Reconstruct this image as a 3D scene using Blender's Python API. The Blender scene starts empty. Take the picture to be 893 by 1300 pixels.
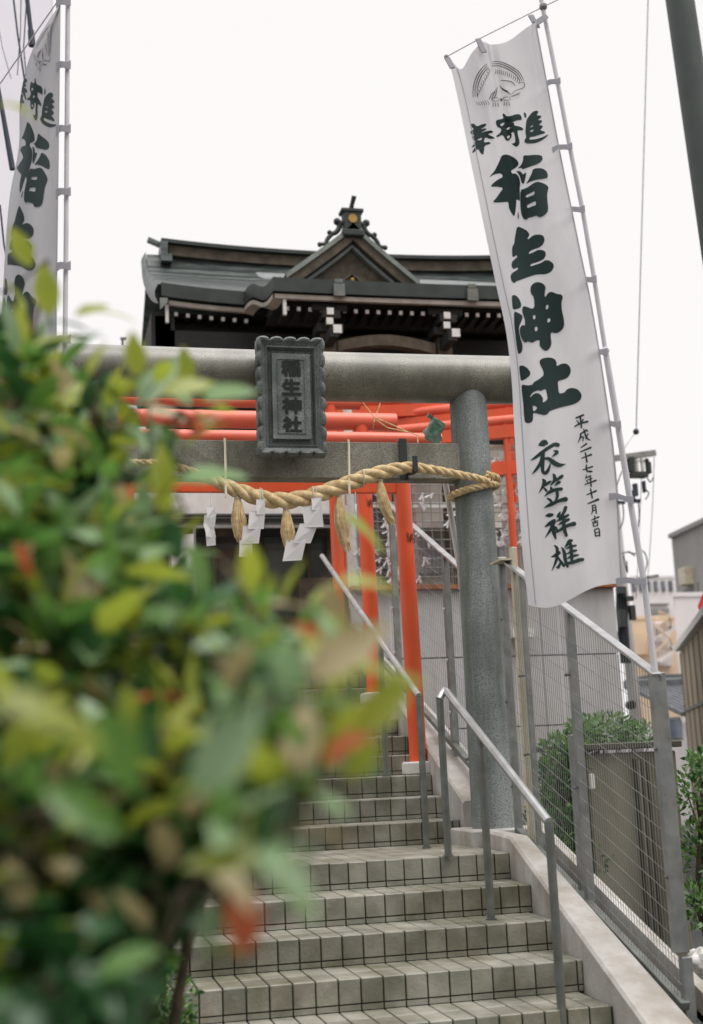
import bpy, bmesh, math, random
from mathutils import Vector, Matrix
from mathutils.geometry import tessellate_polygon

# ------------------------------------------------------------------ camera, world, sun
SC = bpy.context.scene
COL = SC.collection
FPX = 1659.5
YAW, PIT, ROL = -0.23317, 0.18908, 0.04344
RM = Matrix.Rotation(YAW, 3, 'Z') @ Matrix.Rotation(PIT, 3, 'X') @ Matrix.Rotation(ROL, 3, 'Y')
cam_d = bpy.data.cameras.new('camera')
cam = bpy.data.objects.new('camera', cam_d)
COL.objects.link(cam)
SC.camera = cam
cam_d.sensor_fit = 'HORIZONTAL'
cam_d.sensor_width = 24.0
cam_d.lens = FPX / 893 * 24.0
cam_d.clip_start = 0.05
cam_d.clip_end = 2000
M3 = Matrix((RM @ Vector((1, 0, 0)), RM @ Vector((0, 0, 1)), -(RM @ Vector((0, 1, 0))))).transposed()
cam.matrix_world = M3.to_4x4()
cam_d.dof.use_dof = True
cam_d.dof.focus_distance = 8.3
cam_d.dof.aperture_fstop = 1.85

W = bpy.data.worlds.new('World')
SC.world = W
W.use_nodes = True
nt = W.node_tree
for n in list(nt.nodes): nt.nodes.remove(n)
SUN_EL, SUN_AZ = math.radians(66), math.radians(140)     # compass azimuth, clockwise from +Y
out = nt.nodes.new('ShaderNodeOutputWorld')
bg = nt.nodes.new('ShaderNodeBackground')
sky = nt.nodes.new('ShaderNodeTexSky')
sky.sky_type = 'NISHITA'; sky.sun_disc = False
sky.sun_elevation = SUN_EL; sky.sun_rotation = SUN_AZ
sky.air_density = 1.0; sky.dust_density = 4.0
hs = nt.nodes.new('ShaderNodeHueSaturation'); hs.inputs['Saturation'].default_value = 0.12
tc = nt.nodes.new('ShaderNodeTexCoord')
sp = nt.nodes.new('ShaderNodeSeparateXYZ')
mr = nt.nodes.new('ShaderNodeMapRange')
mr.interpolation_type = 'SMOOTHSTEP'
mr.inputs[1].default_value = 0.54; mr.inputs[2].default_value = 1.0
mr.inputs[3].default_value = 10.45; mr.inputs[4].default_value = 27.0
cmb = nt.nodes.new('ShaderNodeMix'); cmb.data_type = 'RGBA'; cmb.blend_type = 'MULTIPLY'
cmb.inputs[0].default_value = 1.0
cmb.inputs[6].default_value = (1.0, 0.972, 0.97, 1)
mix = nt.nodes.new('ShaderNodeMix'); mix.data_type = 'RGBA'
mix.inputs[0].default_value = 0.97           # closed cloud deck over the clear-air sky
nt.links.new(tc.outputs['Generated'], sp.inputs[0])
nt.links.new(sp.outputs[2], mr.inputs[0])
nt.links.new(mr.outputs[0], cmb.inputs[7])
nt.links.new(sky.outputs[0], hs.inputs['Color'])
nt.links.new(hs.outputs[0], mix.inputs[6])
nt.links.new(cmb.outputs[2], mix.inputs[7])
nt.links.new(mix.outputs[2], bg.inputs['Color'])
bg.inputs['Strength'].default_value = 0.096
nt.links.new(bg.outputs[0], out.inputs[0])

sd = bpy.data.lights.new('sun', 'SUN'); so = bpy.data.objects.new('sun', sd); COL.objects.link(so)
sd.energy = 1.5; sd.angle = math.radians(40); sd.color = (1.0, 0.96, 0.92)
sdir = Vector((math.sin(SUN_AZ) * math.cos(SUN_EL), math.cos(SUN_AZ) * math.cos(SUN_EL), math.sin(SUN_EL)))
so.rotation_euler = (-sdir).to_track_quat('-Z', 'Y').to_euler()
so.location = (0, 0, 30)

SC.view_settings.view_transform = 'Standard'
SC.view_settings.look = 'None'
SC.view_settings.exposure = 0.0
SC.view_settings.gamma = 1.0
SC.view_settings.use_curve_mapping = False

# ------------------------------------------------------------------ picture helpers: a sight line at a known distance
def ray(px, py):
    return RM @ Vector(((px - 446.5) / FPX, 1.0, -(py - 650) / FPX))
def AY(px, py, Y):
    d = ray(px, py); return d * (Y / d.y)
def AX(px, py, X):
    d = ray(px, py); return d * (X / d.x)
def AZ(px, py, Z):
    d = ray(px, py); return d * (Z / d.z)
GROUND = -1.68

# ------------------------------------------------------------------ materials
def srgb(r, g, b):
    f = lambda c: (c / 255 / 12.92) if c <= 10 else ((c / 255 + 0.055) / 1.055) ** 2.4
    return (f(r), f(g), f(b), 1)
MATS = {}
def mat(name, col, rough=0.6, col2=None, scale=8.0, detail=6.0, bump=0.0, bscale=None, metal=0.0, spec=0.5,
        rand=0.0, translucent=0.0, stain=None, stain_scale=2.0, stain_amt=0.5, speck=None, speck_scale=180.0, stretch=None, coat=0.0, coat_rough=0.15, world=False, streak=None):
    m = bpy.data.materials.new(name); m.use_nodes = True
    t = m.node_tree; N = t.nodes; L = t.links
    p = N['Principled BSDF']
    p.inputs['Roughness'].default_value = rough
    p.inputs['Metallic'].default_value = metal
    p.inputs['Specular IOR Level'].default_value = spec
    if coat: p.inputs['Coat Weight'].default_value = coat; p.inputs['Coat Roughness'].default_value = coat_rough
    tcn = N.new('ShaderNodeTexCoord'); mp = N.new('ShaderNodeMapping')
    if world: L.new(N.new('ShaderNodeNewGeometry').outputs['Position'], mp.inputs[0])
    else: L.new(tcn.outputs['Object'], mp.inputs[0])
    if stretch: mp.inputs['Scale'].default_value = stretch
    vec = mp.outputs[0]
    cur = None
    nz = N.new('ShaderNodeTexNoise'); nz.inputs['Scale'].default_value = scale; nz.inputs['Detail'].default_value = detail
    L.new(vec, nz.inputs['Vector'])
    rp = N.new('ShaderNodeValToRGB'); rp.color_ramp.elements[0].position = 0.35; rp.color_ramp.elements[1].position = 0.65
    rp.color_ramp.elements[0].color = col
    rp.color_ramp.elements[1].color = col2 if col2 else col
    L.new(nz.outputs[0], rp.inputs[0]); cur = rp.outputs[0]
    if speck:
        v = N.new('ShaderNodeTexNoise'); v.inputs['Scale'].default_value = speck_scale; v.inputs['Detail'].default_value = 2
        L.new(vec, v.inputs['Vector'])
        r2 = N.new('ShaderNodeValToRGB'); r2.color_ramp.elements[0].position = 0.52; r2.color_ramp.elements[1].position = 0.60
        r2.color_ramp.elements[0].color = (0, 0, 0, 1); r2.color_ramp.elements[1].color = (1, 1, 1, 1)
        L.new(v.outputs[0], r2.inputs[0])
        mx = N.new('ShaderNodeMix'); mx.data_type = 'RGBA'
        L.new(r2.outputs[0], mx.inputs[0]); L.new(cur, mx.inputs[6]); mx.inputs[7].default_value = speck
        cur = mx.outputs[2]
    if stain:
        v = N.new('ShaderNodeTexNoise'); v.inputs['Scale'].default_value = stain_scale; v.inputs['Detail'].default_value = 8
        v.inputs['Roughness'].default_value = 0.65
        if streak:
            m3 = N.new('ShaderNodeMapping'); m3.inputs['Scale'].default_value = streak; L.new(vec, m3.inputs[0]); L.new(m3.outputs[0], v.inputs['Vector'])
        else: L.new(vec, v.inputs['Vector'])
        r2 = N.new('ShaderNodeValToRGB'); r2.color_ramp.elements[0].position = 0.45; r2.color_ramp.elements[1].position = 0.72
        r2.color_ramp.elements[0].color = (0, 0, 0, 1); r2.color_ramp.elements[1].color = (stain_amt,) * 3 + (1,)
        L.new(v.outputs[0], r2.inputs[0])
        mx = N.new('ShaderNodeMix'); mx.data_type = 'RGBA'
        L.new(r2.outputs[0], mx.inputs[0]); L.new(cur, mx.inputs[6]); mx.inputs[7].default_value = stain
        cur = mx.outputs[2]
    if rand:
        oi = N.new('ShaderNodeObjectInfo'); h = N.new('ShaderNodeHueSaturation')
        m2 = N.new('ShaderNodeMapRange'); m2.inputs[3].default_value = 1 - rand; m2.inputs[4].default_value = 1 + rand
        L.new(oi.outputs['Random'], m2.inputs[0]); L.new(m2.outputs[0], h.inputs['Value']); L.new(cur, h.inputs['Color'])
        cur = h.outputs[0]
    L.new(cur, p.inputs['Base Color'])
    if bump:
        b = N.new('ShaderNodeBump'); b.inputs['Strength'].default_value = bump; b.inputs['Distance'].default_value = 0.01
        v = N.new('ShaderNodeTexNoise'); v.inputs['Scale'].default_value = bscale or scale * 4; v.inputs['Detail'].default_value = 8
        L.new(vec, v.inputs['Vector']); L.new(v.outputs[0], b.inputs['Height']); L.new(b.outputs[0], p.inputs['Normal'])
    if translucent:
        tr = N.new('ShaderNodeBsdfTranslucent'); ms = N.new('ShaderNodeMixShader'); ms.inputs[0].default_value = translucent
        L.new(cur, tr.inputs['Color']); L.new(p.outputs[0], ms.inputs[1]); L.new(tr.outputs[0], ms.inputs[2])
        L.new(ms.outputs[0], N['Material Output'].inputs[0])
    MATS[name] = m
    return m

M_TILE = mat('tile', srgb(158, 155, 144), 0.42, srgb(118, 118, 106), 4.5, bump=0.35, bscale=60, rand=0.2, stain=srgb(80, 74, 42), stain_scale=1.7, stain_amt=0.85, world=True)
M_GROUT = mat('grout', srgb(58, 64, 54), 0.9, srgb(72, 74, 60), 12, bump=0.4)
M_CONC = mat('painted_concrete', srgb(190, 188, 183), 0.8, srgb(158, 155, 149), 3, bump=0.35, bscale=40, stain=srgb(122, 106, 82), stain_scale=3.2, stain_amt=0.65, streak=(1, 1, .35))
M_GRANITE = mat('granite', srgb(150, 156, 155), 0.6, srgb(120, 127, 126), 4, bump=0.25, bscale=150, speck=srgb(88, 95, 92), speck_scale=150, stain=srgb(70, 76, 62), stain_scale=7, stain_amt=0.85, streak=(1, 1, .10))
M_GRANITE_B = mat('granite_weathered', srgb(138, 135, 120), 0.5, srgb(104, 102, 86), 3, bump=0.3, bscale=150, speck=srgb(80, 78, 64), speck_scale=150, stain=srgb(60, 58, 42), stain_scale=3.5, stain_amt=0.8, streak=(1, 1, .35), coat=0.9, coat_rough=0.3)
M_GRANITE_C = mat('granite_beam', srgb(154, 152, 142), 0.7, srgb(124, 122, 110), 3, bump=0.3, bscale=150, speck=srgb(92, 90, 78), speck_scale=150, stain=srgb(72, 70, 54), stain_scale=4, stain_amt=0.8, streak=(1, 1, .3))
M_PLAQUE = mat('dark_granite', srgb(122, 128, 125), 0.6, srgb(92, 98, 95), 6, bump=0.35, bscale=90, speck=srgb(52, 58, 56), speck_scale=170)
M_PLAQUE_L = mat('dark_granite_face', srgb(140, 146, 141), 0.8, srgb(94, 103, 98), 6, bump=0.35, bscale=90, speck=srgb(80, 88, 84), speck_scale=170)
M_CARVE = mat('carved_black', srgb(34, 40, 36), 0.8)
M_RED = mat('vermilion_paint', srgb(222, 80, 36), 0.42, srgb(230, 92, 46), 3, stain=srgb(176, 84, 58), stain_scale=9, stain_amt=0.55, bump=0.12, streak=(1, 1, .15))
M_RED_P = mat('vermilion_paint_faded', srgb(228, 98, 72), 0.34, srgb(236, 114, 88), 3, bump=0.12, stain=srgb(196, 96, 74), stain_scale=6, stain_amt=0.5, streak=(.2, 1, 1))
M_WHITE = mat('white_paint', srgb(222, 220, 216), 0.6, srgb(205, 202, 196), 6)
M_STEEL = mat('galvanized_steel', srgb(150, 152, 150), 0.45, srgb(122, 126, 124), 9, metal=0.35, bump=0.06, stain=srgb(120, 104, 84), stain_scale=5, stain_amt=0.3)
M_STEEL_D = mat('dull_steel', srgb(116, 120, 116), 0.5, srgb(92, 98, 94), 9, metal=0.3, stain=srgb(96, 78, 54), stain_scale=5, stain_amt=0.4)
M_STAINLESS = mat('satin_stainless', srgb(186, 187, 186), 0.33, srgb(164, 166, 165), 9, metal=0.75)
M_BEIGE = mat('beige_vinyl', srgb(196, 188, 164), 0.5, srgb(176, 168, 146), 6)
M_ROPE = mat('straw', srgb(230, 208, 164), 0.85, srgb(200, 170, 120), 24, bump=0.5, bscale=150, stain=srgb(150, 122, 80), stain_scale=12, stain_amt=0.3)
M_CORD = mat('white_cord', srgb(205, 198, 175), 0.8)
M_PAPER = mat('white_paper', srgb(232, 230, 230), 0.7, translucent=0.25)
M_BLACK = mat('black_metal', srgb(38, 44, 42), 0.6)
M_WOOD = mat('dark_timber', srgb(34, 33, 28), 0.8, srgb(22, 22, 18), 6, stretch=(1, 1, 6), bump=0.2)
M_WOOD_B = mat('brown_timber', srgb(98, 88, 74), 0.8, srgb(72, 64, 52), 8, bump=0.2)
M_COPPER = mat('patina_copper', srgb(60, 68, 66), 0.42, srgb(80, 89, 86), 3, metal=0.1, bump=0.3, bscale=14, stretch=(1, 3, 6), stain=srgb(122, 132, 130), stain_scale=3.0, stain_amt=0.55)
M_COPPER_D = mat('dark_copper', srgb(46, 55, 51), 0.5, srgb(34, 41, 38), 5, metal=0.1)
M_VERGE = mat('verdigris_board', srgb(132, 138, 132), 0.6, srgb(108, 114, 108), 5)
M_FASCIA = mat('weathered_board', srgb(168, 160, 150), 0.75, srgb(140, 132, 122), 5)
M_GOLD = mat('gold_leaf', srgb(168, 134, 72), 0.45, srgb(140, 110, 60), metal=0.5)
M_CLOTH = mat('banner_cloth', srgb(238, 237, 239), 0.9, srgb(226, 225, 228), 3, translucent=0.5, bump=0.3, bscale=9, stain=srgb(196, 194, 200), stain_scale=4, stain_amt=0.4, stretch=(1, 1, 0.4))
M_HEM = mat('banner_hem', srgb(172, 172, 178), 0.9, translucent=0.3)
M_INK = mat('banner_ink', srgb(22, 44, 42), 0.85, srgb(27, 50, 48), 6)
M_INK2 = mat('black_ink', srgb(34, 26, 24), 0.85)
M_POLE = mat('white_pole', srgb(214, 213, 217), 0.4, srgb(200, 199, 204), 5)
M_GREEN = mat('green_cloth', srgb(88, 148, 118), 0.8, srgb(196, 210, 200), 14, bump=0.4)
M_PANEL = mat('grey_cladding', srgb(206, 206, 205), 0.8, srgb(192, 192, 193), 2, stain=srgb(160, 146, 128), stain_scale=3.5, stain_amt=0.5, streak=(1, 1, 0.15))
M_RUST = mat('rust', srgb(168, 104, 58), 0.9, srgb(136, 80, 48), 14)
M_JOINT = mat('joint_sealant', srgb(108, 108, 110), 0.9)
M_TANWALL = mat('tan_render', srgb(136, 130, 114), 0.85, srgb(120, 114, 98), 3, bump=0.3, stain=srgb(72, 70, 52), stain_scale=2.4, stain_amt=0.7, stretch=(1, 1, 0.25))
M_TANDARK = mat('dark_brown_steel', srgb(74, 70, 56), 0.6, srgb(62, 60, 46), 5)
M_ASPH = mat('asphalt', srgb(82, 82, 82), 0.9, srgb(68, 68, 68), 20, bump=0.4)
M_PAVE = mat('concrete_paving', srgb(128, 126, 120), 0.9, srgb(112, 110, 104), 4, bump=0.3)
M_SOIL = mat('soil', srgb(60, 54, 40), 0.95, srgb(44, 42, 30), 9, bump=0.6)
M_BGREY = mat('grey_render', srgb(150, 148, 144), 0.85, srgb(140, 138, 134), 1.0, stretch=(1, 1, 0.4))
M_BWHITE = mat('white_render', srgb(232, 226, 224), 0.8, srgb(222, 216, 214), 0.8)
M_BPALE = mat('pale_lavender_render', srgb(238, 234, 241), 0.8, srgb(230, 227, 234), 0.5)
M_BBEIGE = mat('beige_render', srgb(232, 206, 176), 0.8, srgb(222, 196, 168), 0.8)
M_GLASS = mat('window_glass', srgb(120, 128, 142), 0.12, srgb(76, 88, 106), 2, spec=0.8)
M_DGLASS = mat('dim_glass', srgb(84, 92, 86), 0.15, srgb(52, 58, 54), 1.2, spec=0.7)
M_RTILE = mat('roof_tile', srgb(96, 100, 104), 0.55, srgb(76, 80, 84), 5)
M_BROWN = mat('brown_cladding', srgb(184, 170, 148), 0.8, srgb(166, 152, 130), 3, stretch=(1, 1, 0.2))
M_AWN = mat('red_awning', srgb(176, 52, 48), 0.7)
M_BARK = mat('bark', srgb(82, 68, 48), 0.9, srgb(60, 50, 36), 20, bump=0.6)
M_CERAMIC = mat('insulator', srgb(196, 196, 188), 0.3)
M_CABLE = mat('black_cable', srgb(44, 52, 66), 0.6)
M_POLEG = mat('green_grey_steel', srgb(58, 68, 64), 0.5, srgb(50, 59, 56), 4)
def leafmat(n, a, b, tr=0.3, rough=0.3): return mat(n, a, rough, b, 14, detail=3, translucent=tr, spec=0.6, rand=0.12, coat=0.15)
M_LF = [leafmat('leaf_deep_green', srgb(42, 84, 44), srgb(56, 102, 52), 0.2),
        leafmat('leaf_mid_green', srgb(88, 132, 60), srgb(110, 150, 68), 0.4),
        leafmat('leaf_yellow_green', srgb(170, 176, 66), srgb(152, 166, 60), 0.45),
        leafmat('leaf_bronze', srgb(186, 164, 130), srgb(160, 152, 98), 0.35),
        leafmat('leaf_red', srgb(214, 102, 68), srgb(192, 118, 76), 0.4),
        leafmat('leaf_pale_green', srgb(156, 178, 142), srgb(124, 158, 108), 0.3, 0.22)]

# ------------------------------------------------------------------ mesh building
class MB:
    def __init__(s): s.v = []; s.f = []; s.mi = []; s.m = 0
    def add(s, vs, fs):
        o = len(s.v); s.v.extend([Vector(v) for v in vs]); s.f.extend([tuple(i + o for i in f) for f in fs]); s.mi.extend([s.m] * len(fs))
    def box(s, c, size, rot=None, bev=0.0):
        c = Vector(c); hx, hy, hz = size[0] / 2, size[1] / 2, size[2] / 2
        rot = rot or Matrix.Identity(3)
        if bev <= 0:
            vs = [c + rot @ Vector((x, y, z)) for x in (-hx, hx) for y in (-hy, hy) for z in (-hz, hz)]
            s.add(vs, [(0, 1, 3, 2), (4, 6, 7, 5), (0, 4, 5, 1), (2, 3, 7, 6), (0, 2, 6, 4), (1, 5, 7, 3)])
        else:
            b = min(bev, hx * .9, hy * .9, hz * .9); vs = []
            for x in (-1, 1):
                for y in (-1, 1):
                    for z in (-1, 1):
                        vs += [Vector((x * (hx - b), y * (hy - b), z * hz)), Vector((x * (hx - b), y * hy, z * (hz - b))), Vector((x * hx, y * (hy - b), z * (hz - b)))]
            def I(x, y, z, k): return ((x > 0) * 4 + (y > 0) * 2 + (z > 0)) * 3 + k
            fs = []
            for sg in (-1, 1):
                q = [(-1, -1), (1, -1), (1, 1), (-1, 1)]
                fs.append(tuple(I(a, b_, sg, 0) for a, b_ in q)); fs.append(tuple(I(a, sg, b_, 1) for a, b_ in q)); fs.append(tuple(I(sg, a, b_, 2) for a, b_ in q))
                for s2 in (-1, 1):
                    fs.append((I(-1, sg, s2, 0), I(1, sg, s2, 0), I(1, sg, s2, 1), I(-1, sg, s2, 1)))
                    fs.append((I(sg, -1, s2, 0), I(sg, 1, s2, 0), I(sg, 1, s2, 2), I(sg, -1, s2, 2)))
                    fs.append((I(sg, s2, -1, 1), I(sg, s2, 1, 1), I(sg, s2, 1, 2), I(sg, s2, -1, 2)))
            for x in (-1, 1):
                for y in (-1, 1):
                    for z in (-1, 1): fs.append((I(x, y, z, 0), I(x, y, z, 1), I(x, y, z, 2)))
            s.add([c + rot @ v for v in vs], fs)
        return s
    def bar(s, a, b, w, h=None, up=Vector((0, 0, 1)), bev=0.0):
        a = Vector(a); b = Vector(b); h = h or w; d = b - a; L = d.length; d.normalize()
        x = d.cross(up)
        if x.length < 1e-4: x = Vector((1, 0, 0)); x -= d * x.dot(d)
        x.normalize(); z = x.cross(d)
        return s.box((a + b) / 2, (w, L, h), Matrix((x, d, z)).transposed(), bev)
    def tube(s, pts, r, n=10, caps=True, closed=False):
        pts = [Vector(p) for p in pts]; rs = r if isinstance(r, (list, tuple)) else [r] * len(pts)
        m = len(pts); T = []
        for i in range(m):
            a = pts[(i - 1) % m] if closed else pts[max(i - 1, 0)]; b = pts[(i + 1) % m] if closed else pts[min(i + 1, m - 1)]
            T.append((b - a).normalized())
        ref = Vector((0, 0, 1)) if abs(T[0].z) < .9 else Vector((1, 0, 0))
        x = T[0].cross(ref).normalized(); vs = []
        for i in range(m):
            x = (x - T[i] * x.dot(T[i])).normalized(); y = T[i].cross(x)
            for k in range(n):
                an = 2 * math.pi * k / n; vs.append(pts[i] + (x * math.cos(an) + y * math.sin(an)) * rs[i])
        fs = []
        for i in range(m if closed else m - 1):
            j = (i + 1) % m
            for k in range(n): fs.append((i * n + k, i * n + (k + 1) % n, j * n + (k + 1) % n, j * n + k))
        if caps and not closed: fs.append(tuple(range(n - 1, -1, -1))); fs.append(tuple((m - 1) * n + k for k in range(n)))
        s.add(vs, fs); return s
    def prism(s, outline, depth):
        """closed outline of 3D points swept by a vector"""
        n = len(outline); o = [Vector(p) for p in outline]; dv = Vector(depth)
        tris = tessellate_polygon([o])
        s.add(o + [p + dv for p in o], [tuple(t) for t in tris] + [tuple(i + n for i in reversed(t)) for t in tris] + [(i, (i + 1) % n, (i + 1) % n + n, i + n) for i in range(n)])
        return s
    def grid(s, fn, nu, nv):
        vs = [fn(i / nu, j / nv) for j in range(nv + 1) for i in range(nu + 1)]
        s.add(vs, [(j * (nu + 1) + i, j * (nu + 1) + i + 1, (j + 1) * (nu + 1) + i + 1, (j + 1) * (nu + 1) + i) for j in range(nv) for i in range(nu)])
        return s
    def ball(s, c, r, n=8, sc=(1, 1, 1)):
        c = Vector(c); vs = []; m = n // 2 + 1
        for i in range(m + 1):
            th = math.pi * i / m
            for k in range(n):
                ph = 2 * math.pi * k / n; vs.append(c + Vector((math.sin(th) * math.cos(ph) * sc[0], math.sin(th) * math.sin(ph) * sc[1], math.cos(th) * sc[2])) * r)
        s.add(vs, [(i * n + k, i * n + (k + 1) % n, (i + 1) * n + (k + 1) % n, (i + 1) * n + k) for i in range(m) for k in range(n)])
        return s
    def mesh(s, name, mats, org=Vector((0, 0, 0)), smooth=False):
        me = bpy.data.meshes.new(name)
        me.from_pydata([tuple(v - org) for v in s.v], [], s.f)
        for m in (mats if isinstance(mats, (list, tuple)) else [mats]): me.materials.append(m)
        me.polygons.foreach_set('material_index', s.mi)
        if smooth:
            me.polygons.foreach_set('use_smooth', [True] * len(me.polygons))
        me.update()
        bm = bmesh.new(); bm.from_mesh(me); bmesh.ops.recalc_face_normals(bm, faces=bm.faces); bm.to_mesh(me); bm.free()
        if smooth and hasattr(me, 'set_sharp_from_angle'): me.set_sharp_from_angle(angle=math.radians(40))
        return me

def tag(o, label=None, cat=None, group=None, kind=None):
    if label: o['label'] = label
    if cat: o['category'] = cat
    if group: o['group'] = group
    if kind: o['kind'] = kind
    return o
def thing(name, loc, label, cat, group=None):
    o = bpy.data.objects.new(name, None); COL.objects.link(o); o.location = loc; o.empty_display_size = 0.1
    return tag(o, label, cat, group)
ORG = {}
def worg(o):
    v = Vector(o.location)
    while o.parent: o = o.parent; v += Vector(o.location)
    return v
def build(name, mb, mats, parent=None, smooth=False, base=None):
    """mb holds world coordinates; the object gets its own origin"""
    if parent is None:
        if base is None:
            xs = [v.x for v in mb.v]; ys = [v.y for v in mb.v]; zs = [v.z for v in mb.v]
            base = Vector(((min(xs) + max(xs)) / 2, (min(ys) + max(ys)) / 2, min(zs)))
        org = Vector(base)
    else: org = worg(parent)
    me = mb.mesh(name, mats, org, smooth)
    o = bpy.data.objects.new(name, me); COL.objects.link(o)
    if parent is None: o.location = org
    else: o.parent = parent
    return o
def inst(name, me, parent, loc, rot=None):
    """an individual sharing mesh data; loc in world coordinates"""
    o = bpy.data.objects.new(name, me); COL.objects.link(o)
    org = worg(parent) if parent else Vector((0, 0, 0))
    if parent: o.parent = parent
    o.location = Vector(loc) - org
    if rot is not None:
        o.rotation_mode = 'QUATERNION'; o.rotation_quaternion = rot
    return o
def struct(name, mb, m, smooth=False):
    return tag(build(name, mb, m, None, smooth, base=(0, 0, GROUND)), kind='structure')

# text outlines from Blender's own font, as polygons (metres, unit em), returned as MB in the XY plane
def text_tris(ch, offset=0.0):
    cu = bpy.data.curves.new('tmp', 'FONT'); cu.body = ch; cu.size = 1.0; cu.offset = offset; cu.resolution_u = 3
    cu.fill_mode = 'FRONT' if hasattr(cu, 'fill_mode') else cu.fill_mode
    o = bpy.data.objects.new('tmp', cu); COL.objects.link(o)
    dg = bpy.context.evaluated_depsgraph_get(); me = o.evaluated_get(dg).to_mesh()
    vs = [(v.co.x, v.co.y) for v in me.vertices]; fs = [tuple(p.vertices) for p in me.polygons]
    o.evaluated_get(dg).to_mesh_clear(); bpy.data.objects.remove(o); bpy.data.curves.remove(cu)
    if not vs: return [], []
    x0 = min(v[0] for v in vs); x1 = max(v[0] for v in vs); y0 = min(v[1] for v in vs); y1 = max(v[1] for v in vs)
    w = max(x1 - x0, 1e-3); h = max(y1 - y0, 1e-3)
    return [((x - x0) / w, (y - y0) / h) for x, y in vs], fs

# ================================================================== SETTING
g = MB(); g.add([(-400, -100, GROUND), (500, -100, GROUND), (500, 900, GROUND), (-400, 900, GROUND)], [(0, 1, 2, 3)])
struct('ground', g, M_ASPH)
g = MB(); g.add([(-3, 3.2, GROUND + .004), (3.0, 3.2, GROUND + .004), (3.0, 5.0, GROUND + .004), (-3, 5.0, GROUND + .004)], [(0, 1, 2, 3)])
struct('pavement', g, M_PAVE)
g = MB(); g.box((-.75, 13.9, (1.29 + GROUND) / 2 - .2), (7.2, .4, 1.29 - GROUND - .4)); g.box((-2.4, 8.7, (GROUND - .45) / 2 + .0), (5.3, 9.8, -GROUND - .45))
struct('terrace_bank', g, M_SOIL)
g = MB(); g.box((-1.9, 20.7, 1.0), (10.3, 14.6, .56)); g.box((4.6, 21.1, 1.0), (2.7, 13.9, .56))
struct('precinct_ground', g, M_PAVE)

# ------------------------------------------------------------------ stairs
T, RS, YD, ZD, LAND = 0.4048, 0.1563, 7.863, -0.585, 1.192
def SY(k): return YD + k * T if k <= 0 else YD + LAND + (k - 1) * 0.3955
def SZ(k): return ZD + k * RS
def XR(y): return 2.68 + (y - 6.2) * 0.055
XL = 0.46
KTOP = 11
stairs = MB()
pts = []
for k in range(-6, KTOP + 1):
    pts += [(SY(k) + .012, SZ(k - 1)), (SY(k) + .012, SZ(k) - .012)]
pts[0] = (SY(-6) + .012, GROUND)
end = SY(KTOP) + .5
prof = pts + [(end, SZ(KTOP) - .012), (end, GROUND)]
# stepped grout body: per step a box column so the right edge can follow the wall
for k in range(-6, KTOP + 1):
    y0 = SY(k) + .012; y1 = (SY(k + 1) + .012) if k < KTOP else end
    stairs.add([(XL, y0, GROUND), (XR(y0), y0, GROUND), (XR(y1), y1, GROUND), (XL, y1, GROUND)] + [(XL, y0, SZ(k) - .012), (XR(y0), y0, SZ(k) - .012), (XR(y1), y1, SZ(k) - .012), (XL, y1, SZ(k) - .012)],
               [(4, 5, 6, 7), (0, 1, 5, 4), (1, 2, 6, 5), (3, 0, 4, 7)])
st = build('stairs', stairs, M_GROUT, None, base=(1.65, 5.4, GROUND)); tag(st, kind='structure')
random.seed(4)
TW = 0.115
JX = AZ(397.5, 1099, SZ(0)).x
x_start = JX - TW * math.ceil((JX - XL) / TW)
riser_me = MB().box((0, 0, 0), (.107, .012, .118), bev=.003).mesh('tile', M_TILE)
tread_me = MB().box((0, 0, 0), (.107, .196, .012), bev=.003).mesh('tile', M_TILE)
rest = MB()
for k in range(-6, KTOP + 1):
    y = SY(k); z = SZ(k); off = 0 if (k < 5 or k % 2) else TW / 2
    i = 0
    while True:
        x0 = x_start + i * TW - off; i += 1
        xr = XR(y) - .004
        if x0 > xr - .015: break
        xa = max(x0 + .004, XL + .002); xb = min(x0 + TW - .004, xr)
        if xb - xa < .012: continue
        full = abs((xb - xa) - .107) < .002
        tl = random.uniform(-.0012, .0012)
        # riser face tile
        zc = z - .061
        if full and -4 <= k <= 3: inst('tile', riser_me, st, ((xa + xb) / 2, y + .006 + tl, zc - .001))
        else: rest.box(((xa + xb) / 2, y + .006, zc - .001), (xb - xa, .012, .118), bev=.003)
        rest.box(((xa + xb) / 2, y + .007, z - RS + .0165), (xb - xa, .010, .026))
        # tread tiles
        depth = (SY(k + 1) - y) if k < KTOP else .5
        nrow = max(2, round(depth / .2)); rd = depth / nrow
        for r in range(nrow):
            yc = y + rd * (r + .5) + (.002 if r == 0 else .006)
            if full and r == 0 and -4 <= k <= 0 : inst('tile', tread_me, st, ((xa + xb) / 2, yc - .002, z - .006 + tl))
            elif k <= 3 or r == 0: rest.box(((xa + xb) / 2, yc, z - .006), (xb - xa, rd - .008, .012), bev=.003)
            else: rest.box(((xa + xb) / 2, yc, z - .006), (xb - xa, rd - .008, .012))
tag(build('tile', rest, M_TILE, st), kind='stuff')

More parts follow.
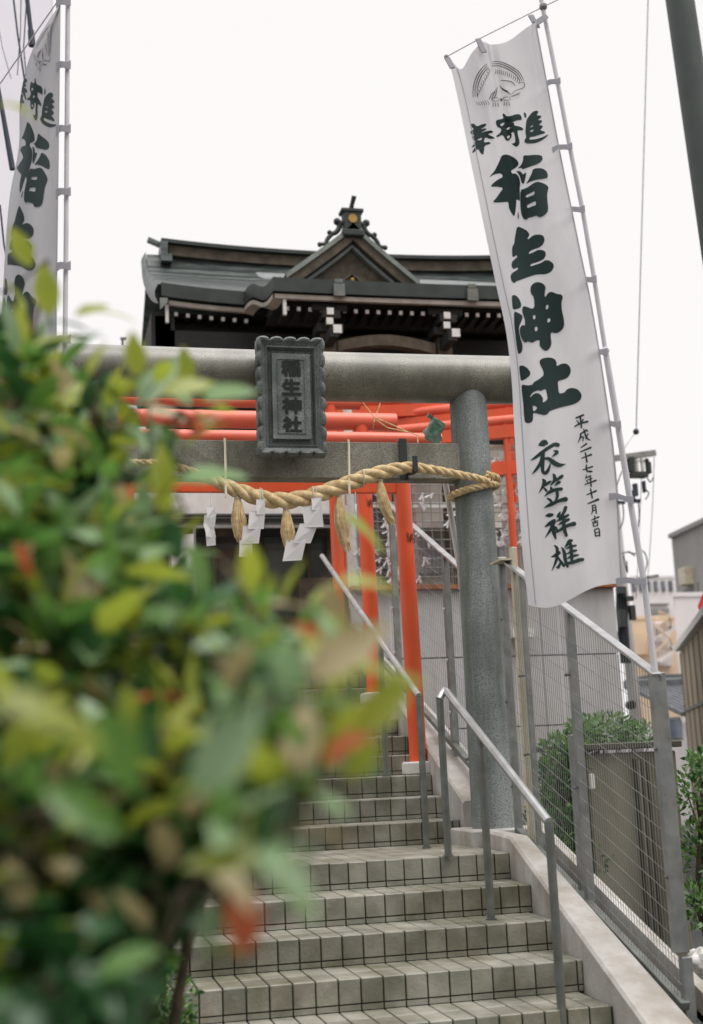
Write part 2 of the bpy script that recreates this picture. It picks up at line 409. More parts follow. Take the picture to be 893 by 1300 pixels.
# side walls (stringers)
def stringer(pts, x0f, x1f, name, label, m=M_CONC):
    """pts: (y, ztop); inner x0f(y), outer x1f(y)"""
    b = MB(); vs = []
    for y, z in pts:
        vs += [(x0f(y), y, GROUND), (x0f(y), y, z - .015), (x0f(y) + .015, y, z), (x1f(y) - .015, y, z), (x1f(y), y, z - .015), (x1f(y), y, GROUND)]
    fs = []
    for i in range(len(pts) - 1):
        for j in range(5): a = i * 6 + j; fs.append((a, a + 1, a + 7, a + 6))
    fs += [tuple(range(5, -1, -1)), tuple(range((len(pts) - 1) * 6, len(pts) * 6))]
    b.add(vs, fs)
    return tag(build(name, b, m), label, 'wall')
def zlow(y): return -.49 - .36 * (7.95 - y)
stringer([(4.9, zlow(4.9)), (7.85, -.49), (8.42, -.475)], XR, lambda y: 2.90, 'stair_side_wall', 'pale painted concrete side wall sloping beside the lower flight, carrying the wire fence')
pU0 = AX(604, 1010, 2.89); pU1 = AX(500, 878, 2.97)
def zup(y): return -.30 + (y - 8.95) * .385
stringer([(8.95, zup(8.95)), (13.3, zup(13.3))], lambda y: XR(y) + .004, lambda y: 3.2, 'stair_side_wall', 'pale stained side wall climbing beside the upper flight behind the stone pillar')
pl = MB().box((2.98, 8.7, (-.475 + GROUND) / 2 - .003), (.50, .50, -.475 - GROUND), bev=.01)
tag(build('torii_footing', pl, M_CONC), 'square concrete footing under the right stone torii pillar', 'footing')
stringer([(4.9, zlow(4.9) - .1), (7.85, -.55), (8.95, -.45), (13.3, 1.25)], lambda y: .22, lambda y: XL - .004, 'stair_side_wall', 'left side wall of the stairs hidden in the shrub')

# ------------------------------------------------------------------ stone torii
TY = 8.7
tor = thing('stone_torii', (1.655, TY, ZD), 'large grey granite torii gate with cylindrical top beam over the stair landing', 'torii gate')
for X in (0.335, 2.968):
    b = MB(); n = 40; pp = [(X, TY, -.50 if X > 1 else ZD - .3)]; 
    pp = [Vector((X, TY, z)) for z in (-.50 if X > 1 else ZD - .3, 0.3, 1.0, 1.8, 2.62)]
    b.tube(pp, [.149, .145, .141, .137, .133], n)
    build('pillar', b, M_GRANITE, tor, smooth=True)
b = MB(); KZ = 2.688
b.tube([(x, TY, KZ + .0 + .012 * abs((x - 1.655) / 2) ** 2) for x in [-.35 + i * .2 for i in range(21)]] , .176, 48)
build('top_beam', b, M_GRANITE_B, tor, smooth=True)
b = MB().box((1.652, TY, 2.065), (2.42, .15, .262), bev=.006)
build('tie_beam', b, M_GRANITE_C, tor)
# plaque (gakuzuka)
pq = thing('shrine_plaque', (1.66, 8.47, 2.1), 'dark stone name plaque with scalloped frame on the grey torii, four carved characters', 'plaque')
px0, px1, pz0, pz1 = 1.378, 1.85, 2.045, 2.862
PYF = 8.42
tilt = lambda z: PYF - (z - pz0) * .07     # leans forward at the top
b = MB()
def plq(x, z, d): return Vector((x, tilt(z) + d, z))
def pbox(b, xa, xb, za, zb, d0, d1):
    b.add([plq(xa, za, d0), plq(xb, za, d0), plq(xb, zb, d0), plq(xa, zb, d0), plq(xa, za, d1), plq(xb, za, d1), plq(xb, zb, d1), plq(xa, zb, d1)],
          [(0, 1, 2, 3), (4, 7, 6, 5), (0, 4, 5, 1), (1, 5, 6, 2), (2, 6, 7, 3), (3, 7, 4, 0)])
pbox(b, px0 + .012, px1 - .012, pz0 + .012, pz1 - .012, .05, .085)
build('backing', b, M_PLAQUE, pq)
fw = .085
# frame: moulded with scalloped outer edge; four sides with hollow profile
def side(p0, p1, n_in, seed):
    """p0->p1 outer edge corners (x,z); n_in inward unit"""
    b = MB(); L = math.hypot(p1[0] - p0[0], p1[1] - p0[1]); N = 60; M = 6
    ux, uz = (p1[0] - p0[0]) / L, (p1[1] - p0[1]) / L
    lobes = 5 if L < .6 else 8
    def fn(u, v):
        s = u * L
        # mitre
        a = max(s, 0); w = fw * v
        s2 = min(max(s, w), L - w)
        x = p0[0] + ux * s2 + n_in[0] * w; z = p0[1] + uz * s2 + n_in[1] * w
        prof = [.0, -.012, -.006, .012, .022, .014, .05][min(int(v * 6 + .5), 6)]
        ph = s / L * lobes
        sc = abs(math.sin(ph * math.pi)) ** .5
        if v < .45: prof += (1 - sc) * .040 * (1 - v / .45)
        wob = (1 - sc) * .012 * (1 - v) if v < .3 else 0
        return plq(x + n_in[0] * wob, z + n_in[1] * wob, prof)
    b.grid(fn, N, M)
    # outer skirt back to the beam
    def fs_(u, v):
        q = fn(u, 0); return q + Vector((0, v * .085, 0))
    b.grid(fs_, N, 1)
    return b
for (a, c, n_) in (((px0, pz0), (px1, pz0), (0, 1)), ((px1, pz0), (px1, pz1), (-1, 0)), ((px1, pz1), (px0, pz1), (0, -1)), ((px0, pz1), (px0, pz0), (1, 0))):
    build('frame', side(a, c, n_, 0), M_PLAQUE, pq)
ix0, ix1, iz0, iz1 = px0 + .105, px1 - .105, pz0 + .115, pz1 - .115
b = MB(); pbox(b, ix0, ix1, iz0, iz1, .012, .06)
rim = .018
face = build('face', b, M_PLAQUE_L, pq)
b = MB()
r0 = .035
for (xa, xb, za, zb) in ((ix0 + r0, ix1 - r0, iz0 + r0, iz0 + r0 + .007), (ix0 + r0, ix1 - r0, iz1 - r0 - .007, iz1 - r0), (ix0 + r0, ix0 + r0 + .007, iz0 + r0 + .007, iz1 - r0 - .007), (ix1 - r0 - .007, ix1 - r0, iz0 + r0 + .007, iz1 - r0 - .007)):
    pbox(b, xa, xb, za, zb, .006, .014)
build('rim_line', b, M_PLAQUE, face)
cz = [(iz1 - .050 - i * .129) for i in range(4)]
for ch, zt in zip('稲生神社', cz):
    vs, fs = text_tris(ch, 0.0)
    b = MB(); w = .125; h = .106; cx_ = (ix0 + ix1) / 2
    for q_, (ox, oz) in enumerate(((0, 0), (.006, .003), (-.006, -.003), (.003, -.006), (-.003, .006))):
        b.add([plq(cx_ - w / 2 + x * w + ox, zt - h + y * h + oz, .0085 - q_ * .0006) for x, y in vs], fs)
    build('carved_character', b, M_CARVE, face)
b = MB().box((1.65, 8.56, 2.79), (.05, .16, .05)); b.box((1.65, 8.58, 2.1), (.05, .13, .05))
build('bracket', b, M_BLACK, pq)

# ------------------------------------------------------------------ shimenawa
RY = 8.50
cl = [(205, 588, .028), (240, 598, .034), (268, 608, .047), (300, 622, .060), (340, 634, .066), (378, 634, .068), (420, 622, .066), (470, 604, .062), (513, 594, .050), (545, 596, .040), (580, 602, .034), (606, 607, .030), (622, 612, .028)]
def catmull(P, n):
    out = []
    for i in range(len(P) - 1):
        p0 = P[max(i - 1, 0)]; p1 = P[i]; p2 = P[i + 1]; p3 = P[min(i + 2, len(P) - 1)]
        for j in range(n):
            t = j / n
            out.append([0.5 * ((2 * b) + (-a + c) * t + (2 * a - 5 * b + 4 * c - d) * t * t + (-a + 3 * b - 3 * c + d) * t ** 3) for a, b, c, d in zip(p0, p1, p2, p3)])
    out.append(list(P[-1])); return out
left_pts = []
cc = []
for x, y, r in cl:
    Yd = RY
    if x > 590: Yd = RY + (x - 590) * .0008
    p = AY(x, y, Yd); cc.append((p.x, p.y, p.z, r))
# mirrored left end going to the left pillar
cc = [(.35, 8.52, 2.0, .028)] + cc if cc[0][0] > .35 else cc
cs = catmull(cc, 14)
rope = thing('shimenawa_rope', (1.65, RY, 1.9), 'thick twisted straw rope strung along the front of the grey torii tie beam', 'rope')
# arc length
acc = [0]
for i in range(1, len(cs)): acc.append(acc[-1] + (Vector(cs[i][:3]) - Vector(cs[i - 1][:3])).length)
def strands(cs, acc, pitch_k, parent, nstr=3, R=None, res=8):
    ph = 0; phs = [0]
    for i in range(1, len(cs)):
        r = (cs[i][3] + cs[i - 1][3]) / 2
        ph += (acc[i] - acc[i - 1]) / (pitch_k * r) * 2 * math.pi; phs.append(ph)
    for s_ in range(nstr):
        pts = []; rs = []
        for i, c in enumerate(cs):
            p = Vector(c[:3]); a = Vector(cs[max(i - 1, 0)][:3]); b_ = Vector(cs[min(i + 1, len(cs) - 1)][:3]); t = (b_ - a).normalized()
            up = Vector((0, 0, 1)) - t * t.z; up.normalize(); sd_ = t.cross(up)
            an = phs[i] + s_ * 2 * math.pi / nstr
            pts.append(p + (up * math.cos(an) + sd_ * math.sin(an)) * c[3] * .5); rs.append(c[3] * .54)
        b = MB(); b.tube(pts, rs, res); build('strand', b, M_ROPE, parent, smooth=True)
# denser samples for the twist
cc = [(a_, b_2, c_, r_ * .86) for a_, b_2, c_, r_ in cc]
cs2 = catmull(cc, 26); acc2 = [0]
for i in range(1, len(cs2)): acc2.append(acc2[-1] + (Vector(cs2[i][:3]) - Vector(cs2[i - 1][:3])).length)
strands(cs2, acc2, 6.6, rope, 3, res=12)
# loops round the right pillar
def loop(zc, tiltz, r, rr, a0=0, a1=2 * math.pi):
    return [(2.968 + math.cos(a0 + (a1 - a0) * i / 60) * rr, TY + math.sin(a0 + (a1 - a0) * i / 60) * rr, zc + tiltz * math.cos(a0 + (a1 - a0) * i / 60), r) for i in range(61)]
for zc, tz in ((1.865, .035),):
    lp = loop(zc, tz, .026, .168); ac = [0]
    for i in range(1, len(lp)): ac.append(ac[-1] + (Vector(lp[i][:3]) - Vector(lp[i - 1][:3])).length)
    dn = catmull(lp, 4); ac = [0]
    for i in range(1, len(dn)): ac.append(ac[-1] + (Vector(dn[i][:3]) - Vector(dn[i - 1][:3])).length)
    strands(dn, ac, 5.0, rope, 3, res=6)
lp = [(3.02, 8.55, 1.955, .026), (3.1, 8.58, 1.94, .026), (3.14, 8.68, 1.93, .026), (3.12, 8.80, 1.93, .026), (2.97, 8.87, 1.93, .026)]
dn = catmull(lp, 20); ac = [0]
for i in range(1, len(dn)): ac.append(ac[-1] + (Vector(dn[i][:3]) - Vector(dn[i - 1][:3])).length)
strands(dn, ac, 5.0, rope, 3, res=6)
def rope_at(px):
    best = min(cs2, key=lambda c: abs(proj(Vector(c[:3]))[0] - px)); return Vector(best[:3]), best[3]
def proj(P):
    d = RM.transposed() @ Vector(P); return (446.5 + FPX * d.x / d.y, 650 - FPX * d.z / d.y)
# straw tassels
random.seed(8)
for i, (px, ptop, pbot, dx, lab) in enumerate(((301, 642, 704, 1, 'straw tassel on the rope, leftmost one, beside the white zigzag paper'), (363, 645, 708, 2, 'straw tassel hanging left of the zigzag paper with a twisted top fold'), (429, 640, 716, 4, 'straw tassel hanging in front of the pale leaning rear torii post'), (483, 622, 684, 6, 'small straw tassel hanging between the two nearest red pillars'))):
    pt, r_ = rope_at(px); top = pt + Vector((0, .0, -r_ * .8)); L = (pbot - ptop) * 8.5 / FPX * 1.04
    ts = MB(); n = 46; wmax = .040 if i < 3 else .033
    for s_ in range(n):
        an = 2 * math.pi * s_ / n; rr = (.35 + .75 * random.random()) if s_ % 2 == 0 else random.uniform(.9, 1.08)
        pts = []; drift = Vector((dx * .004, 0, 0))
        for j in range(7):
            t = j / 6; env = (.25 + .95 * math.sin(min(t * 1.25, 1) * math.pi * .62)) * (1 - .50 * max(0, t - .5) / .5)
            jt = random.uniform(-.005, .005) * t * (1.3 if j == 6 else 1)
            pts.append(top + Vector((math.cos(an) * wmax * env * rr + jt, math.sin(an) * wmax * env * rr + jt, -L * t * (1 - (random.random() * .20 if j == 6 else 0)))) + drift * t * t * 3)
        ts.tube(pts, [.0045] * 6 + [.002], 5)
    ob = build('straw_tassel', ts, M_ROPE, None, smooth=True, base=top); tag(ob, lab, 'tassel', 'straw tassels on the rope')
    b = MB(); b.tube([top + Vector((math.cos(a) * .017, math.sin(a) * .017, -.012)) for a in [k * math.pi / 8 for k in range(16)]], .006, 6, closed=True)
    tie = build('tie', b, M_CORD, ob)
# paper streamers: folded strips
def shide(px, py0, segs, lab, w=.055, Y=8.44, rev=1):
    p = AY(px, py0, Y); b = MB(); x, z = p.x, p.z
    for i, (dx, dz, ww, tw) in enumerate(segs):
        a = Vector((x, Y + .004 * i, z)); x2 = x + dx; z2 = z - dz
        vs = [a + Vector((-ww / 2, -tw, 0)), a + Vector((ww / 2, tw, .004)), Vector((x2 + ww / 2, Y + .004 * i + .012 + tw, z2 + .002)), Vector((x2 - ww / 2, Y + .004 * i - .012 - tw, z2 - .004))]
        vs2 = [v + Vector((0, .0015, 0)) for v in vs]
        b.add(vs + vs2, [(0, 1, 2, 3), (7, 6, 5, 4), (0, 4, 5, 1), (1, 5, 6, 2), (2, 6, 7, 3), (3, 7, 4, 0)])
        x = x2 + (segs[i + 1][3] * 0 if i + 1 < len(segs) else 0) - rev * .024; z = z2 + .022
    b.tube([AY(px, py0, Y) + Vector((0, .004, -.01)), AY(px, py0 - 12, Y) + Vector((0, .01, .02))], .003, 5)
    return tag(build('paper_streamer', b, M_PAPER, None, base=p), lab, 'paper streamer', 'white folded paper streamers on the rope')
shide(331, 634, [(0, .10, .06, 0), (-.012, .12, .11, .006), (-.018, .12, .12, -.006), (-.008, .11, .09, .005)], 'white zigzag paper streamer between the two left straw tassels')
shide(402, 632, [(0, .08, .07, 0), (.012, .14, .13, -.01), (-.055, .13, .13, .012), (-.035, .14, .13, -.012)], 'white zigzag paper streamer with broad folds just right of the second tassel', rev=1.4)
shide(268, 643, [(0, .075, .06, .01), (-.01, .08, .075, -.02), (.018, .09, .07, .02), (.004, .08, .06, -.015)], 'crumpled white paper streamer half behind the leaves at the rope\'s left', rev=.2)
shide(452, 640, [(0, .06, .02, .006), (.004, .07, .028, .006)], 'small slim paper streamer beside the second red pillar', rev=.3)
# cords and bracket
for px, y0, y1, nm in ((443, 564, 628, 'right of the plaque'), (286, 572, 632, 'left of the plaque')):
    a = AY(px, y0, 8.60); c = AY(px + 1, y1, 8.43)
    b = MB(); b.tube([Vector((a.x, 8.61, 2.205)), Vector((a.x, 8.60, a.z)), c + Vector((0, 0, .04)), c], .0085, 6)
    tag(build('hanging_cord', b, M_CORD, None, smooth=True), 'pale cord looped over the tie beam to the rope, ' + nm, 'cord')
for px in (337 - 4, 460, 397):
    c, r_ = rope_at(px); b = MB()
    b.tube([c + Vector((.004 * math.cos(a), math.cos(a) * (r_ + .006), math.sin(a) * (r_ + .006))) for a in [k * math.pi / 10 for k in range(20)]], .0045, 5, closed=True)
    o_ = build('tie_cord', b, M_CORD, rope)
b = MB(); P = AY(512, 563, 8.6); b.box((P.x, 8.612, 2.07), (.055, .012, .30)); b.box((P.x, 8.7, 2.203), (.055, .19, .012))
b.box((P.x + .03, 8.56, 1.965), (.03, .10, .02)); b.box((P.x + .035, 8.445, 2.0), (.032, .02, .11)); b.box((P.x + .035, 8.50, 1.955), (.032, .11, .02))
tag(build('rope_bracket', b, M_BLACK), 'black steel bracket clamped over the tie beam and holding the rope', 'bracket')

# ------------------------------------------------------------------ red torii
def red_torii(Y, x0, x1, zk, rk, rp, zb, zn, over, lab, base_block=True, pale=True, char_=None):
    root = thing('red_torii', ((x0 + x1) / 2, Y, zb), lab, 'torii gate', 'vermilion torii over the stairs')
    for X, sgn in ((x0, 1), (x1, -1)):
        b = MB(); b.tube([(X, Y, zb + .09), (X + sgn * .02, Y, zk - .03)], [rp * 1.04, rp], 24)
        b.ball((X + sgn * .02, Y, zk - .04), rp, 16)
        c = build('pillar', b, M_RED, root, smooth=True)
        b = MB().box((X, Y, zb + .05), (rp * 3.4, rp * 3.0, .10), bev=.012); build('base_block', b, M_WHITE, root)
    b = MB(); b.tube([(x0 - over, Y, zk), (x1 + over, Y, zk)], rk, 24); build('top_beam', b, M_RED_P, root, smooth=True)
    b = MB(); b.box(((x0 + x1) / 2, Y, zn), (x1 - x0 + .02, .05, .13), bev=.004); build('tie_beam', b, M_RED, root)
    return root
r1 = red_torii(10.02, .575, 2.83, 2.575, .057, .066, SZ(3), 2.19, .33, 'nearest slim vermilion torii, its white base on the third step above the landing')
r2 = red_torii(11.60, .62, 2.90, 3.15, .083, .070, SZ(7), 2.60, .32, 'middle vermilion torii with a thicker top beam over the upper flight')
r3 = red_torii(13.12, .62, 2.955, 3.765, .070, .062, SZ(11), 3.05, .30, 'farthest vermilion torii standing at the top of the stairs')
def glyph_on_pillar(root, ch, px, py, Y, h, w, R, cxp):
    vs, fs = text_tris(ch, 0); c = AY(px, py, Y); b = MB()
    pts = []
    for x, y in vs:
        X = c.x + (x - .5) * w; dxx = max(-.98, min(.98, (X - cxp) / R))
        pts.append(Vector((X, Y - R * math.sqrt(1 - dxx * dxx) - .0025, c.z + (y - .5) * h)))
    b.add(pts, fs); build('painted_character', b, M_INK2, root)
glyph_on_pillar(r1, '納', 518.5, 684, 10.02, .09, .08, .0665, AY(516.5, 684, 10.02).x)
glyph_on_pillar(r2, '納', 466.5, 640, 11.6, .085, .08, .0705, AY(465.5, 640, 11.6).x)

# the path's second run of torii turning right
def turned_torii(pxL, pyL, YL, pxR, pyR, r, lab, drop=.35):
    A = AY(pxL, pyL, YL); B = AZ(pxR, pyR, A.z); d = (B - A); L = d.length; d.normalize()
    root = thing('red_torii', (A + B) / 2 - Vector((0, 0, A.z - 1.29)), lab, 'torii gate', 'vermilion torii turning right behind the stone pillar')
    b = MB(); b.tube([A, B + d * .4], r, 20); build('top_beam', b, M_RED_P, root, smooth=True)
    b = MB(); b.bar(A + d * .05 - Vector((0, 0, r + .075)), B + d * .3 - Vector((0, 0, r + .075)), .10, .15); build('lintel', b, M_RED, root)
    b = MB(); b.bar(A + d * .1 - Vector((0, 0, drop)), B + d * .2 - Vector((0, 0, drop)), .06, .16); build('tie_beam', b, M_RED, root)
    for t in (.12, .90):
        q = A + d * (L * t); b = MB(); b.tube([(q.x, q.y, 1.28), (q.x, q.y, A.z)], r * .66, 16); build('pillar', b, M_RED, root, smooth=True)
        b = MB().box((q.x, q.y, 1.33), (.26, .26, .1)); build('base_block', b, M_WHITE, root)
    return root
turned_torii(466, 550, 14.5, 662, 532, .060, 'vermilion torii set at an angle, lower beam passing behind the stone pillar', drop=.56)
turned_torii(498, 527, 14.95, 662, 510, .066, 'vermilion torii set at an angle, upper beam just right of the middle torii')
turned_torii(400, 512, 15.1, 668, 500, .07, 'vermilion torii at the back of the turning row, just under the stone top beam', drop=.45)
# loose twine on beams
b = MB(); tw = [AY(461, 511, 9.85), AY(478, 533, 9.84), AY(492, 543, 9.84), AY(520, 549, 9.9), AY(532, 553, 9.93)]; b.tube(tw, .004, 5)
b.tube([AY(483, 512, 9.85), AY(475, 535, 9.84), AY(474, 545, 9.9)], .004, 5); b.tube([AY(476, 530, 9.84), AY(500, 540, 9.86), AY(519, 549, 9.9)], .005, 5)
b.tube([AY(530, 553, 9.92), AY(531, 562, 9.9)], .004, 5)
tag(build('loose_twine', b, M_ROPE), 'loose straw twine tangled over the red beams', 'twine')

# ------------------------------------------------------------------ fences
wire_cache = {}
def fence(name, label, Y0, Y1, zb, zt, X, post_Y, sp_v=.031, sp_i=.10, wr=.0017, double=False):
    root = thing(name, (X, (Y0 + Y1) / 2, min(zb(Y0), zb(Y1))), label, 'fence', 'sloping wire fences beside the stairs')
    b = MB(); a, c = Vector((X, Y0, zt(Y0))), Vector((X, Y1, zt(Y1))); b.bar(a, c, .055, .018, bev=.003); b.bar(a + Vector((.022, 0, -.022)), c + Vector((.022, 0, -.022)), .008, .04)
    build('top_rail', b, M_STAINLESS, root)
    b = MB(); a, c = Vector((X, Y0, zb(Y0) + .05)), Vector((X, Y1, zb(Y1) + .05)); b.bar(a, c, .05, .04, bev=.003); build('bottom_rail', b, M_STEEL_D, root)
    n = int((Y1 - Y0) / sp_v); H = zt((Y0 + Y1) / 2) - zb((Y0 + Y1) / 2) - .07
    vm = MB(); vm.tube([(0, 0, 0), (0, 0, H)], wr, 4, caps=False); vme = vm.mesh('wire', M_STEEL)
    sl = (zb(Y1) - zb(Y0)) / (Y1 - Y0)
    for i in range(1, n):
        y = Y0 + i * sp_v
        if min(abs(y - q) for q in post_Y) < .02: continue
        w_o = inst('wire', vme, root, (X - .004, y, zb(y) + .06)); w_o.scale = (1, 1, (zt(y) - zb(y) - .065) / H)
    Ls = MB(); Ls.tube([(0, 0, 0), (0, Y1 - Y0, zb(Y1) - zb(Y0))], wr, 4, caps=False); lme = Ls.mesh('wire', M_STEEL)
    k = int((min(zt(Y0) - zb(Y0), zt(Y1) - zb(Y1)) - .08) / sp_i)
    for i in range(1, k + 1): inst('wire', lme, root, (X - .008, Y0, zb(Y0) + .05 + i * sp_i))
    return root
def zfb(y): return -1.27 + (y - 6.13) * .340
def zft(y): return .385 + (y - 6.16) * .435
f1 = fence('wire_fence', 'nearest galvanized wire fence, sloping down from the stone pillar to the banner pole', 6.12, 8.30, zfb, zft, 3.0, (6.15, 7.24, 7.35, 8.12))
def post(root, X, Y, z0, z1, w, d, m, nm='post', lean=(0, 0)):
    b = MB(); b.bar((X, Y, z0), (X + lean[0], Y + lean[1], z1), w, d, up=Vector((0, 1, 0)), bev=.004); return build(nm, b, m, root)
post(f1, 3.02, 7.24, zfb(7.24) - .06, zft(7.24) - .004, .05, .04, M_STEEL)
post(f1, 3.035, 7.37, zfb(7.3) - .2, zft(7.24) - .75, .045, .045, M_STEEL)
post(f1, 3.02, 8.12, zfb(8.2) - .1, zft(8.12) + .12, .04, .05, M_BEIGE)
post(f1, 3.03, 8.02, zfb(8.1) - .1, zft(8.02) - .01, .035, .035, M_STEEL)
post(f1, 3.0, 8.30, zfb(8.3) - .1, zft(8.3) - .01, .05, .03, M_STEEL)
post(f1, 3.015, 6.15, -.98, zft(6.15) - .0, .075, .05, M_STEEL, 'sleeve')
post(f1, 3.035, 6.15, -1.75, -1.0, .055, .045, M_STEEL, 'post')
b = MB(); b.box((2.975, 8.21, zft(8.2) + .005), (.10, .22, .012)); build('corner_cap', b, M_BEIGE, f1)
for Yp, Zp in ((7.24, .45), (7.24, -.2), (6.15, .0), (6.15, -.62), (8.02, .5), (8.02, 0), (8.3, .9), (8.3, .35), (8.3, -.2)):
    b = MB(); b.ball((2.972, Yp, Zp), .011, 6); b.bar((2.972, Yp, Zp), (3.01, Yp, Zp), .012); build('clamp', b, M_STEEL_D, f1)
stringer([(4.9, zfb(4.9) - .035), (8.42, zfb(8.42) - .035)], lambda y: 2.903, lambda y: 3.098, 'fence_channel', 'dark narrow channel ledge under the foot of the nearest wire fence', M_STEEL_D)
kerb = MB(); kerb.add([(3.10, 6.0, zfb(6.0) - .02), (3.16, 6.0, zfb(6.0) - .02), (3.16, 8.4, zfb(8.4) - .02), (3.10, 8.4, zfb(8.4) - .02), (3.10, 6.0, zfb(6.0) + .10), (3.16, 6.0, zfb(6.0) + .10), (3.16, 8.4, zfb(8.4) + .10), (3.10, 8.4, zfb(8.4) + .10)], [(0, 1, 2, 3), (4, 7, 6, 5), (0, 4, 5, 1), (1, 5, 6, 2), (2, 6, 7, 3), (3, 7, 4, 0)])
tag(build('kerb_strip', kerb, M_CONC), 'pale narrow kerb running just behind the foot of the nearest wire fence', 'kerb')

def zub(y): return -.27 + (y - 8.95) * .385
a1 = AX(600, 735, 3.05); a2 = AX(550, 690, 3.05); a3 = AX(490, 637, 3.05)
su = (a3.z - a2.z) / (a3.y - a2.y)
def zut(y): return a2.z + (y - a2.y) * su
f2 = fence('wire_fence', 'upper galvanized wire fence behind the stone pillar, climbing with the upper flight', 8.98, 13.2, zub, zut, 3.05, (9.72, 11.5), sp_v=.05)
for px, py in ((563, 704), (495, 648)):
    q = AX(px, py, 3.05); post(f2, 3.065, q.y, zub(q.y) - .05, zut(q.y) - .01, .05, .05, M_STEEL)
    post(f2, 3.075, q.y + .09, zub(q.y) - .05, zut(q.y) - .3, .03, .03, M_STEEL)
    for dz in (.3, .7, 1.1):
        b = MB(); b.ball((3.03, q.y, zub(q.y) + dz), .014, 6); b.bar((3.03, q.y, zub(q.y) + dz), (3.06, q.y, zub(q.y) + dz), .012); build('clamp', b, M_WHITE, f2)

# beige pole by the pillar with cloth-wrapped top
P0 = AY(552, 532, 9.0); P1 = AY(583, 712, 8.98); P2 = AY(601, 965, 8.96)
lp = thing('leaning_pole', (P2.x, P2.y, P2.z), 'slim pale pole leaning beside the grey pillar, its upper half thicker and white', 'pole')
b = MB(); b.tube([P1 + (P0 - P1) * 1.0, P1 + Vector((0, 0, -.02))], .0215, 14); build('upper_tube', b, M_WHITE, lp, smooth=True)
b = MB(); b.tube([P1, P2 + (P2 - P1) * .15], .0175, 12); build('lower_tube', b, M_BEIGE, lp, smooth=True)
q = AY(577, 612 + 120, 8.95); b = MB(); b.bar(AY(575, 751, 8.95), AY(592, 749, 8.95), .012, .012); b.bar(AY(590, 965, 8.95), AY(606, 962, 8.95), .02, .02); build('clamp', b, M_STEEL, lp)
gk = MB(); random.seed(3)
def knot(u, v):
    p = AY(552, 546, 8.9); an = u * 2 * math.pi; t = v
    rad = .012 + .052 * math.sin(min(t, 1) * math.pi) ** .7 * (1 + .28 * math.sin(an * 3 + t * 9) + .18 * math.sin(an * 5 - t * 14))
    return p + Vector((math.cos(an) * rad + .01 * math.sin(t * 7), math.sin(an) * rad, .095 - .20 * t))
gk.grid(knot, 20, 16)
gk.tube([AY(543, 527, 8.9), AY(548, 529, 8.9), AY(551, 536, 8.9)], [.018, .016, .012], 8)
tag(build('knotted_cloth', gk, M_GREEN, None, smooth=True), 'green and white cloth bundled round the top of the leaning pole', 'cloth')

# ------------------------------------------------------------------ handrails
def pipe_rail(pts, posts, r, lab, group='steel handrails of the stairs'):
    root = thing('handrail', (pts[-1].x, pts[-1].y, posts[-1][1]), lab, 'handrail', group)
    b = MB(); b.tube(pts, r, 16); build('rail', b, M_STAINLESS, root, smooth=True)
    for p, z in posts:
        b = MB(); b.tube([(p.x, p.y, z), (p.x, p.y, p.z)], r * .92, 14); b.tube([(p.x, p.y, z), (p.x, p.y, z + .008)], r * 1.3, 14); build('post', b, M_STEEL_D, root, smooth=True)
    return root
hb = AZ(567, 1077, SZ(0)); HX = 2.42
t0 = AX(566, 876, HX); t1 = AX(697, 1044, HX)
def on(y, a=None, b_=None): a = t0; b_ = t1; t = (y - a.y) / (b_.y - a.y); return a + (b_ - a) * t
m_ = AX(610, 934, HX)
bend = t0 + Vector((-.035, -.02, -.03))
pipe_rail([bend + Vector((-.02, -.012, -.03)), bend, t0 + Vector((-.006, 0, -.002)), t0 + (t1 - t0) * .02, on(m_.y), t1],
          [(bend + Vector((-.015, -.01, -.02)), SZ(0)), (on(m_.y), SZ(-2)), (t1, SZ(-5))], .024, 'lower steel handrail with three posts on the near flight')
UX = 2.47
u0 = AX(532, 884, UX); u1 = AX(409, 706, UX)
um = u0 + (u1 - u0) * .33
pipe_rail([u1, u0], [(u0, SZ(0)), (um, SZ(3)), (u0 + (u1 - u0) * .70, SZ(7))], .024, 'upper steel handrail rising behind the red pillars')
LXp = AZ(212, 1300, SZ(-4) - .05)
la = Vector((.62, 6.62, SZ(-3) + .85)); lb = Vector((.62, 5.2, SZ(-3) + .85 - .55))
lroot = thing('handrail', (.62, 6.62, SZ(-3)), 'left handrail half buried in the shrub', 'handrail', 'steel handrails of the stairs')

# ------------------------------------------------------------------ banners
BY = 6.12
L_edge = [(571, 76), (579, 112), (589, 160), (600, 215), (611, 268), (622, 322), (634, 380), (647, 440), (651, 500), (654, 560), (659, 640), (665, 715), (671, 768)]
R_edge = [(681, 27), (695, 103), (711, 188), (719, 228), (727, 266), (736, 310), (745, 354), (755, 400), (762, 446), (769, 492), (776, 538), (783, 600), (790, 738)]
def poly_at(P, v):
    t = v * (len(P) - 1); i = min(int(t), len(P) - 2); f = t - i
    p0 = P[max(i - 1, 0)]; p1 = P[i]; p2 = P[i + 1]; p3 = P[min(i + 2, len(P) - 1)]
    return [0.5 * ((2 * b) + (-a + c) * f + (2 * a - 5 * b + 4 * c - d) * f * f + (-a + 3 * b - 3 * c + d) * f ** 3) for a, b, c, d in zip(p0, p1, p2, p3)]
def resamp(P, n=13):
    acc = [0]
    for i in range(1, len(P)): acc.append(acc[-1] + math.hypot(P[i][0] - P[i - 1][0], P[i][1] - P[i - 1][1]))
    out = []
    for k in range(n):
        s = acc[-1] * k / (n - 1); i = 0
        while i < len(P) - 2 and acc[i + 1] < s: i += 1
        f = (s - acc[i]) / (acc[i + 1] - acc[i]); out.append((P[i][0] + (P[i + 1][0] - P[i][0]) * f, P[i][1] + (P[i + 1][1] - P[i][1]) * f))
    return out
L_edge = resamp(L_edge); R_edge = resamp(R_edge)
